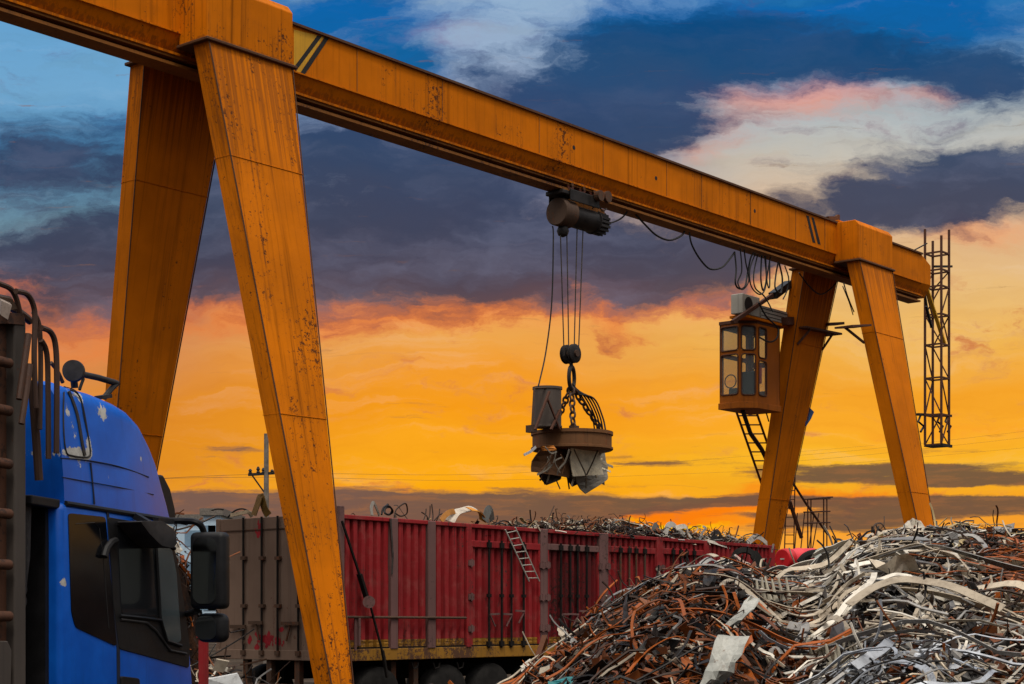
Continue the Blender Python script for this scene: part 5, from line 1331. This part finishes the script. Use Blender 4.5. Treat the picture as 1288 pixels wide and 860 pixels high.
hstrip([(912, 750), (930, 738), (945, 730), (958, 727)], .14, (.34, .36, .36, .3), 'broad grey strip bowing up beside the pronged rack', False, .25)
hstrip([(877, 714), (892, 703), (902, 708), (920, 716)], .07, GREY, 'grey bent strip under the trailer wall', False, .2)
hstrip([(925, 699), (937, 708), (948, 718)], .05, (.5, .32, .26, 0), 'pinkish strip inside the arch of the black hose', False, .3)
hstrip([(1033, 712), (1030, 695), (1052, 690), (1070, 695)], .10, (.22, .25, .23, .2), 'grey green strip bent over beside the red drum', False, .35)
hstrip([(1070, 690), (1078, 700), (1084, 712)], .12, CRE, 'cream panel on edge right of the red drum', False, .3)
hstrip([(1051, 694), (1051, 680), (1058, 679), (1066, 686)], .03, BLK, 'black wire hook standing against the sky beside the drum', False, .35)
hstrip([(1080, 671), (1084, 681), (1086, 683)], .06, RST, 'rusty spike standing up left of the crest', False, .35)
hstrip([(1100, 680), (1099, 662), (1108, 658), (1115, 668)], .02, DRK, 'thin dark wire loop rising above the crest', False, .35)
hstrip([(960, 775), (990, 786), (1010, 784)], .06, ORG, 'orange rusted strip left of the grey comb bracket', False, .2)
hstrip([(960, 806), (985, 814), (1000, 812)], .08, ORG, 'orange strip above the rusty cage', False, .2)
hstrip([(1000, 848), (1030, 838), (1050, 842)], .06, WHT, 'white strip in front of the lower pronged rack', False, .25)
# broad sheets
def hsheet(uvs, c, label, name='scrap_sheet', lift=.2, th=.015, back=.25, cat='scrap sheet', mat='scrap'):
    Y = min(heap_hit(u, min(v + 2, 860)).y for u, v in uvs) - lift
    vm_ = max(v for _, v in uvs); v0 = min(v for _, v in uvs)
    P = [W(u, v, Y + (vm_ - v) / max(1, vm_ - v0) * back) for u, v in uvs]
    a, b, c_, d = P; rows = []
    for i in range(7):
        f = i / 6; r = []
        for j in range(5):
            p = a.lerp(d, f).lerp(b.lerp(c_, f), j / 4); p.y += .05 * math.sin(f * 4 + j) - .12 * math.sin(f * PI); p += Vector((R.gauss(0, .008), R.gauss(0, .012), R.gauss(0, .008))); r.append(p)
        rows.append(r)
    m = MB().grid(rows); k = len(m.v)
    m.v += [(x, y + th, z) for x, y, z in m.v]; m.f += [tuple(i + k for i in f)[::-1] for f in m.f[:]]
    bd = [j for j in range(5)] + [i * 5 + 4 for i in range(1, 7)] + [30 + j for j in range(3, -1, -1)] + [i * 5 for i in range(5, 0, -1)]
    m.f += [(bd[i], bd[(i + 1) % len(bd)], k + bd[(i + 1) % len(bd)], k + bd[i]) for i in range(len(bd))]
    m.c = [c] * len(m.v) if mat == 'scrap' else []
    return single(m, name, label, cat, None, mat)
def weathered():
    m, g, b = newmat('weathered_pale_sheet'); co = texco(g)
    n = g.noise(co, 3, 8, .7); st = g.noise(g.scale3(co, (22, 22, 1.5)), 1, 6, .7); n2 = g.noise(co, 14, 6, .7)
    c = g.mix(g.step(n, .3, .7), (.20, .21, .19, 1), (.40, .40, .36, 1)); c = g.mix(g.m('MULTIPLY', g.step(st, .5, .72), .6), c, (.14, .12, .09, 1))
    c = g.mix(g.m('MULTIPLY', g.step(n2, .58, .7), .8), c, (.12, .05, .02, 1))
    g.put(b.inputs['Base Color'], c); b.inputs['Roughness'].default_value = .6; bump(g, b, n2, .3, .01); return m
M['sheet'] = weathered()
hsheet([(903, 797), (941, 801), (908, 866), (876, 866)], PALE, 'large pale weathered sheet lying down the slope at the bottom of the heap', lift=.35, mat='sheet')
hsheet([(944, 750), (957, 754), (922, 793), (905, 792)], PALE, 'long pale board leaning up behind the large weathered sheet', lift=.25, mat='sheet')
hsheet([(893, 757), (925, 764), (921, 774), (888, 767)], PALE, 'short pale board crossing behind the leaning board', lift=.1, mat='sheet')
hsheet([(805, 751), (845, 768), (840, 774), (801, 757)], (.19, .065, .02, 0), 'brown tilted beam plate on the left shoulder of the heap')
hsheet([(928, 805), (945, 800), (935, 822), (921, 838)], ORG, 'orange rust panel tucked under the large weathered sheet', lift=.15)
hsheet([(855, 828), (865, 826), (876, 846), (862, 855)], (.28, .075, .012, 0), 'small orange rust panel left of the large weathered sheet')
hsheet([(864, 820), (878, 822), (876, 830), (866, 828)], ORG, 'tiny orange rust flake above the small rust panel')
hsheet([(1246, 703), (1257, 706), (1252, 736), (1236, 728)], (.20, .06, .014, 0), 'brown rusted sheet standing below the crest near the right edge')
hsheet([(1262, 705), (1290, 716), (1290, 745), (1264, 742)], (.14, .042, .012, 0), 'dark rust coloured panel at the right edge of the heap')
hsheet([(885, 716), (903, 715), (893, 750), (882, 745)], BLK, 'black upright sheet on the dark left crest', lift=.3)
hsheet([(783, 780), (787, 748), (789, 756), (788, 800)], (.06, .065, .07, .4), 'narrow dark grey strap hanging on the left shoulder', lift=.25)
hsheet([(727, 795), (742, 791), (738, 803), (728, 806)], WHT, 'small white sheet on the left shoulder beside the trailer')
hsheet([(700, 790), (710, 788), (716, 802), (707, 806)], PALE, 'small pale sheet low on the left shoulder of the heap')
hsheet([(655, 835), (668, 828), (672, 838), (657, 845)], WHT, 'white scrap piece at the left foot of the heap')
hsheet([(662, 866), (672, 840), (677, 842), (669, 868)], (.30, .13, .04, 0), 'brown plank at the left foot of the heap')
hsheet([(1076, 845), (1083, 838), (1110, 832), (1105, 848)], SILV, 'silver folded sheet at the left of the silver cluster')
for k, q4 in enumerate((((1128, 838), (1150, 832), (1148, 842), (1146, 852)), ((1150, 826), (1172, 822), (1176, 834), (1155, 838)), ((1170, 838), (1196, 832), (1206, 842), (1178, 848)), ((1140, 818), (1160, 812), (1166, 820), (1146, 826)), ((1188, 822), (1204, 826), (1210, 836), (1192, 834)), ((1090, 822), (1104, 818), (1107, 832), (1096, 836)))):
    hsheet(q4, jit(SILV, rnd), ('silver sheet with a downward point in the silver cluster', 'bright silver sheet in the middle of the silver cluster', 'long silver sheet lowest in the silver cluster', 'topmost silver sheet of the silver cluster', 'silver sheet at the right end of the silver cluster', 'pale silver tab above the left folded sheet')[k], lift=.18, back=.1)
hsheet([(1097, 845), (1098, 849), (1226, 861), (1226, 854)], (.10, .10, .065, 0), 'long greenish wooden beam along the bottom of the heap', 'wooden_beam', .5, .08, .02, 'beam')
hsheet([(1220, 848), (1238, 850), (1285, 866), (1270, 870)], (.02, .10, .34, 0), 'blue plank at the bottom right of the heap', 'blue_plank', .5, .03, .1, 'plank')
hsheet([(1238, 842), (1262, 840), (1268, 854), (1242, 855)], (.012, .20, .13, 0), 'green crumpled plastic near the bottom right corner', 'green_plastic', .4, .03, .2, 'plastic')
hsheet([(688, 857), (722, 852), (744, 857), (715, 868)], (.02, .17, .18, 0), 'teal painted strip at the foot of the heap', 'teal_strip', .5, .03, .1, 'scrap sheet')
hsheet([(1128, 700), (1139, 699), (1139, 708), (1130, 709)], CRE, 'small cream square sheet below the crest')
hsheet([(1198, 684), (1212, 676), (1214, 681), (1200, 690)], CRE, 'cream folded sheet on the crest right of the white sack')
# white sack, red drum, hose, racks, cage, comb
m = MB(); P0 = heap_hit(1147, 680); P0.y -= .15; rr = []
for i in range(9):
    for_ = []
    for j in range(13):
        a = j / 12 * 2 * PI; b = i / 8 * PI; r = .17 * (1 + .5 * noise.noise((math.cos(a) * 1.8, math.sin(a) * 1.8, b * 1.4)) + .3 * abs(noise.noise((math.cos(a) * 4, math.sin(a) * 4, b * 4))) )
        for_.append(P0 + Vector((r * 1.15 * math.sin(b) * math.cos(a), r * math.sin(b) * math.sin(a), r * math.cos(b) + .08)))
    rr.append(for_)
m.grid(rr); m.c = [(.50, .46, .38, 0)] * len(m.v); single(m, 'white_sack', 'dirty white crumpled sack on the crest before the far crane leg', 'sack')
Yd = 26.4; A = W(984, 703, Yd); B = W(1026, 701, Yd + .55)
dr = thing('red_drum', 'red plastic drum lying on its side behind the scrap heap', 'drum', A); dl = (B - A)
MB()._lathe(Vector(), dl, [(0, .0), (.0, .145), (.015, .16), (.12, .165), (.2, .16)], 28).build('drum_end', 'red_plastic', dr, True)
MB()._lathe(dl * .2, dl, [(0, .16), (.02, .15), (.3, .155), (.32, .165), (.36, .165), (.38, .155), (.9, .15), (1, .1)], 28).build('drum_body', 'pink_plastic', dr, True)
MB().box((-.035, -.03, -.01), (.035, -.012, .012)).build('label_plate', 'white_old', dr)
hb_ = [W(u, v, 23.6) for u, v in ((1006, 708), (1015, 699), (1030, 696), (1046, 701), (1055, 711))]
single(MB().tube(spline(hb_, 6), .06, 8), 'rubber_hose', 'black rubber hose arching in front of the red drum', 'hose', mat='tyre', smooth=True)
ha = [W(u, v, 22.5) for u, v in ((921, 705), (926, 695), (937, 692), (948, 697), (956, 710), (962, 720))]
single(MB().ribbon(spline(ha, 5), [.06, .06, .06] + [.07] * 12 + [.12] * 11, .05, (0, -1, .3), None), 'rubber_hose', 'flat black arched band standing before the end of the trailer', 'hose', mat='tyre')
def rack(pts, base, hp, n, label, c=WHT, r=.012):
    o = [heap_hit(u, v) for u, v in pts]; Y = min(p.y for p in o) - .25
    a, b = W(*pts[0], Y), W(*pts[1], Y); t = thing('pronged_rack', label, 'rack', a); d = b - a
    MB().bar((0, 0, 0), d, .035, .03).build('base_bar', base, t)
    for i in range(n):
        s = d * ((i + .5) / n) + Vector((R.gauss(0, .01), 0, .017)); h = hp * R.uniform(.8, 1.15)
        MB()._lathe(s, s + Vector((R.gauss(0, .015) - .03, R.gauss(0, .02), h)), [(0, .034), (.25, .022), (.5, .016), (1, .010)], 8).build('prong', base, t)
M['rackwhite'] = paint('rack_white_paint', (.52, .48, .38, 1), .6, .5, .6, sc_=3)
rack([(948, 757), (997, 761)], 'rackwhite', .24, 6, 'upper white rack with upright prongs in the middle of the heap')
rack([(1040, 842), (1092, 834)], 'rackwhite', .20, 7, 'lower white rack with leaning prongs near the bottom of the heap')
rack([(1012, 848), (1044, 840)], 'rackwhite', .16, 5, 'small white pronged rack left of the lower rack')
Yc = heap_hit(1045, 800).y - .3
t = thing('comb_bracket', 'grey slatted bracket with fine teeth left of the strip tangle', 'bracket', W(1023, 814, Yc)); o = W(1023, 814, Yc)
MB().ribbon([W(u, v, Yc) - o for u, v in ((1020, 813), (1040, 808), (1058, 800), (1066, 788))], .04, .02, (0, -.6, .8)).ribbon([W(u, v, Yc) - o for u, v in ((1016, 806), (1036, 800), (1051, 793), (1058, 788))], .03, .02, (0, -.6, .8)).build('frame', 'plastic_grey', t)
sl = MB()
for k in range(16):
    f = k / 15; a = W(1020 + 40 * f, 813 - 16 * f - 4 * f * f, Yc) - o; sl.bar(a, a + Vector((-.02, 0, .065)), .008, .008)
sl.build('teeth', 'rackwhite', t)
Yg = heap_hit(978, 838).y - .3; o = W(967, 847, Yg)
t = thing('rusty_cage', 'small rusty wire cage at the bottom of the heap', 'cage', o)
m = MB()
for k in range(7): m.bar(W(968 + k * 3.2, 847, Yg) - o, W(969 + k * 3.2, 828, Yg + .1) - o, .012, .012)
for k in range(6): m.bar(W(967, 846 - k * 3.6, Yg + k * .02) - o, W(989, 844 - k * 3.6, Yg + k * .02) - o, .012, .012)
m.build('mesh_panel', 'rust_red_iron', t)
MB().tube([W(u, v, Yg) - o for u, v in ((966, 848), (989, 846), (990, 827), (968, 829))], .014, 5, closed=True).build('rim', 'rust_red_iron', t)

# ------------------------------------------------------------------ load of the trailer
def load_h(x, y):
    e = min(1, min(y, TW - y) / .7) if 0 < y < TW else 0
    return ztop(x) - (.2 if x < 5 else .14) + (.12 if x < 5 else .22) * e + .12 * noise.noise((x * .8, y * .8, 9)) + (.10 * math.exp(-((x - 8.6) / 2.2) ** 2)) + .05 * (x / TL)
rows = []
for j in range(16):
    y = .09 + (TW - .2) * j / 15; rows.append([Vector((x, y, load_h(x, y))) for x in [.02 + (TL - .1) * i / 69 for i in range(70)]])
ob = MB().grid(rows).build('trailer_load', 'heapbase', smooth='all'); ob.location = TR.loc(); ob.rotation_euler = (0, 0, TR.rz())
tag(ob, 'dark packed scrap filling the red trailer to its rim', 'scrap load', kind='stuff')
rnd = random.Random(11); bulk = MB()
for i in range(1700):
    x = rnd.uniform(.1, TL - .1); y = abs(rnd.gauss(0, .8)) + .1
    if y > TW - .2: y = rnd.uniform(.1, 2)
    if x < 6.2 and rnd.random() < .88: continue
    p = Vector((x, y, load_h(x, y))); c = pick(MIXES['top' if rnd.random() < .75 else 'rust'], rnd)
    scrap_piece(bulk, rnd, p, Vector((rnd.gauss(0, .2), -.2, 1)).normalized(), c, kindpick(rnd), rnd.uniform(.2, .5), None, load_h)
ob = bulk.build('trailer_scrap', 'scrap', fix=False); ob.location = TR.loc(); ob.rotation_euler = (0, 0, TR.rz())
tag(ob, 'tangled rods, strips and sheets heaped along the top of the red trailer', 'scrap metal', kind='stuff')
def tstrip(uvs, y, w, c, label, th=.012, nrm_=(0, -1, .3), name='metal_strip', cat='metal strip', tube=0):
    P = spline([T(u, v, y + .05 * k) for k, (u, v) in enumerate(uvs)], 5); o = P[0].copy(); m = MB()
    if tube: m.tube([p - o for p in P], tube, 6, c)
    else: m.ribbon([p - o for p in P], w, th, nrm_, c)
    ob = m.build(name, 'scrap', None, False); ob.location = TR.world(o); ob.rotation_euler = (0, 0, TR.rz()); return tag(ob, label, cat)
tstrip([(566, 656), (573, 645), (585, 641), (596, 639), (606, 646), (608, 654)], .25, .17, (.50, .44, .36, 0), 'pale curved panel arching over the trailer rim', nrm_=(0, -.5, 1), name='curved_panel', cat='scrap sheet')
tstrip([(590, 640), (600, 642), (606, 648), (607, 655)], .18, .17, (.62, .26, .02, 0), 'orange tipped end panel of the arch over the trailer rim', nrm_=(0, -.5, 1), name='curved_panel', cat='scrap sheet')
tstrip([(555, 655), (560, 648), (566, 644), (572, 643)], .15, .10, (.40, .17, .03, 0), 'brown bent strip left of the arched panel')
tstrip([(610, 655), (613, 644), (617, 641), (619, 655)], .2, .16, (.10, .10, .09, .3), 'dark pointed sheet right of the arched panel')
tstrip([(468, 648), (467, 638), (470, 632), (474, 640), (477, 648)], .3, .06, (.24, .22, .19, .3), 'grey bent strip standing on the trailer rim at its brown end')
tstrip([(480, 647), (482, 639), (488, 636), (493, 641), (490, 647), (484, 645), (485, 639), (491, 638), (494, 644), (487, 647), (483, 641), (488, 634)], .3, .03, BLK, 'black wire coil on the trailer rim', tube=.018, name='wire_coil', cat='wire coil')
tstrip([(496, 649), (499, 640), (510, 633), (512, 645), (504, 649), (497, 645)], .3, .03, DRK, 'thin bent wire frame on the trailer rim', tube=.014, name='bent_wire', cat='wire')
for k, (a, b, c_) in enumerate(((532, 536, 640), (538, 541, 636), (544, 543, 634), (549, 553, 640), (540, 530, 644), (546, 556, 646))):
    tstrip([(a, 655), ((a + b) / 2 + 1, 648), (b, c_)], .3, .03, DRK, 'dark twig like rod in the bristling bundle on the trailer rim', tube=.012, name='bent_rod', cat='rod')['group'] = 'rods bristling above the trailer rim'
tstrip([(623, 660), (632, 655), (640, 657), (645, 665)], .02, .02, BLK, 'black rod hooked over the rim above the ladder', tube=.014, name='bent_rod', cat='rod')
tstrip([(674, 658), (680, 668), (685, 676)], -.08, .05, PALE, 'pale strip hanging over the trailer side right of the ladder')
tstrip([(688, 657), (693, 645), (697, 636)], .3, .02, DRK, 'lone thin rod sticking up above the trailer rim', tube=.010, name='bent_rod', cat='rod')
tstrip([(818, 676), (823, 664), (826, 661), (832, 676)], .2, .12, (.12, .11, .10, .3), 'grey pointed sheet on the trailer rim left of the white pile')
tstrip([(836, 676), (840, 662), (847, 660), (855, 668), (868, 678)], .25, .13, (.42, .40, .36, .2), 'whitish bent sheet on the trailer rim')
tstrip([(850, 664), (862, 662), (866, 672), (872, 680)], .2, .10, WHT, 'bright crumpled strip right of the whitish bent sheet')
tstrip([(880, 679), (884, 669), (888, 664), (884, 662)], .3, .05, GREY, 'grey curled strip standing above the trailer rim')
tstrip([(896, 680), (901, 669), (906, 672), (908, 680)], .2, .12, BLK, 'black angular plate on the trailer rim before the crane leg')
tstrip([(922, 682), (926, 672), (929, 661)], .3, .035, RST, 'rusty spike sticking up near the far end of the trailer')
tstrip([(890, 680), (910, 686), (918, 689)], -.06, .07, WHT, 'white strip lying on the rim near the far end of the trailer')
tstrip([(940, 683), (950, 675), (957, 677), (965, 684)], .2, .13, (.40, .38, .34, .2), 'grey white folded sheet at the far end of the trailer')
tstrip([(973, 684), (970, 698), (968, 712)], -.08, .06, (.45, .42, .38, .1), 'pale strip hanging down the far corner of the trailer')
for k in range(14):
    u = 795 + rnd.uniform(-18, 18); v = 678 - (u - 795) * -.02
    tstrip([(u, v), (u + rnd.uniform(-8, 8), v - rnd.uniform(6, 16)), (u + rnd.uniform(-16, 16), v - rnd.uniform(6, 18))], .2, .03, DRK, 'dark bent rod in the thick tuft on the trailer rim', tube=.014, name='bent_rod', cat='rod')['group'] = 'rods in the thick tuft on the trailer rim'
for k in range(16):
    u = 712 + rnd.uniform(-30, 34); v = 666
    tstrip([(u, v), (u + rnd.uniform(-7, 7), v - rnd.uniform(3, 8)), (u + rnd.uniform(-12, 12), v - rnd.uniform(3, 11))], .2, .03, rnd.choice((DRK, RST)), 'brown bent rod in the low tuft right of the ladder', tube=.011, name='bent_rod', cat='rod')['group'] = 'rods in the low tuft right of the ladder'
# stuff sticking over the brown end
def estrip(uvs, x, w, c, label, tube=0, name='metal_strip', cat='metal strip'):
    P = spline([TE(u, v, x + .04 * k) for k, (u, v) in enumerate(uvs)], 5); o = P[0].copy(); m = MB()
    if tube: m.tube([p - o for p in P], tube, 6, c)
    else: m.ribbon([p - o for p in P], w, .015, (-1, 0, .3), c)
    ob = m.build(name, 'scrap'); ob.location = TR.world(o); ob.rotation_euler = (0, 0, TR.rz()); return tag(ob, label, cat)
estrip([(319, 648), (324, 634), (328, 624), (333, 640), (338, 648)], .2, .14, (.16, .09, .02, 0), 'tan pointed sheet standing above the brown trailer end', name='scrap_sheet', cat='scrap sheet')
estrip([(287, 650), (296, 642), (306, 640), (316, 645)], .2, .02, BLK, 'black rod arching above the brown trailer end', .016, 'bent_rod', 'rod')
estrip([(266, 642), (274, 640), (281, 641)], .3, .02, BLK, 'short black wire left above the brown trailer end', .014, 'bent_rod', 'rod')
estrip([(290, 648), (300, 646), (312, 644), (317, 650)], .2, .07, (.35, .28, .18, 0), 'tan strip lying on the brown trailer end')

# ------------------------------------------------------------------ small heap between the truck and the trailer
MX, MY = -6.3, 24.2
def mound_h(X, Y):
    r = math.hypot((X - MX) / 2.1, (Y - MY) / 2.2); h = 3.5 * (1 - r ** 5) if r < 1 else 0
    h = max(h, 1.25 * math.exp(-((X + 4.25) / .75) ** 2 - ((Y - 23.6) / 1.2) ** 2)) 
    return max(-.05, h + (.25 * noise.noise((X * 1.1, Y * 1.1, 6)) if h > .2 else 0) - .06)
rows = [[(X, Y, mound_h(X, Y)) for X in [MX - 2.2 + 5.6 * i / 40 for i in range(41)]] for Y in [MY - 3.2 + 6 * j / 30 for j in range(31)]]
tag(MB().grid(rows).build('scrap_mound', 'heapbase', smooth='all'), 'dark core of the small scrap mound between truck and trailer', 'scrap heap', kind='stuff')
bulk = MB()
for i in range(1100):
    X, Y = rnd.uniform(MX - 1.5, -3.0), rnd.uniform(MY - 2.6, MY + 1)
    h = mound_h(X, Y)
    if h < .05: continue
    scrap_piece(bulk, rnd, Vector((X, Y, h)) + Vector((0, 0, .03)), nrm(mound_h, X, Y), pick(MIXES[rnd.choice(('rust', 'pale', 'dark'))], rnd), kindpick(rnd), rnd.uniform(.3, .8))
tag(bulk.build('mound_scrap', 'scrap', fix=False), 'small mixed scrap covering the mound between truck and trailer', 'scrap metal', kind='stuff')
def mplate(uvs, Y, c, label, dy=.15):
    P = [W(u, v, Y + dy * (k > 1)) for k, (u, v) in enumerate(uvs)]; o = P[0]; return single(MB().prism(P, (.0, .03, .01), c), 'scrap_sheet', label, 'scrap sheet')
mplate([(256, 868), (262, 854), (298, 847), (309, 868)], 21.2, (.52, .54, .54, .1), 'clean white sheet at the foot of the mound before the trailer')
mplate([(267, 843), (272, 829), (288, 832), (281, 846)], 21.5, PALE, 'pale square scrap plate above the white sheet')
rp = thing('red_post', 'dark red steel post beside the blue truck below its mirrors', 'post', W(256, 774.4 + 1.9 / 17 * F, 17.0))
MB().box((-.045, -.04, 0), (.045, .04, 1.68)).build('shaft', 'trailer_red', rp, bevel=.008)
MB().box((-.06, -.055, 1.681), (.06, .055, 1.71)).build('cap', 'trailer_red', rp)
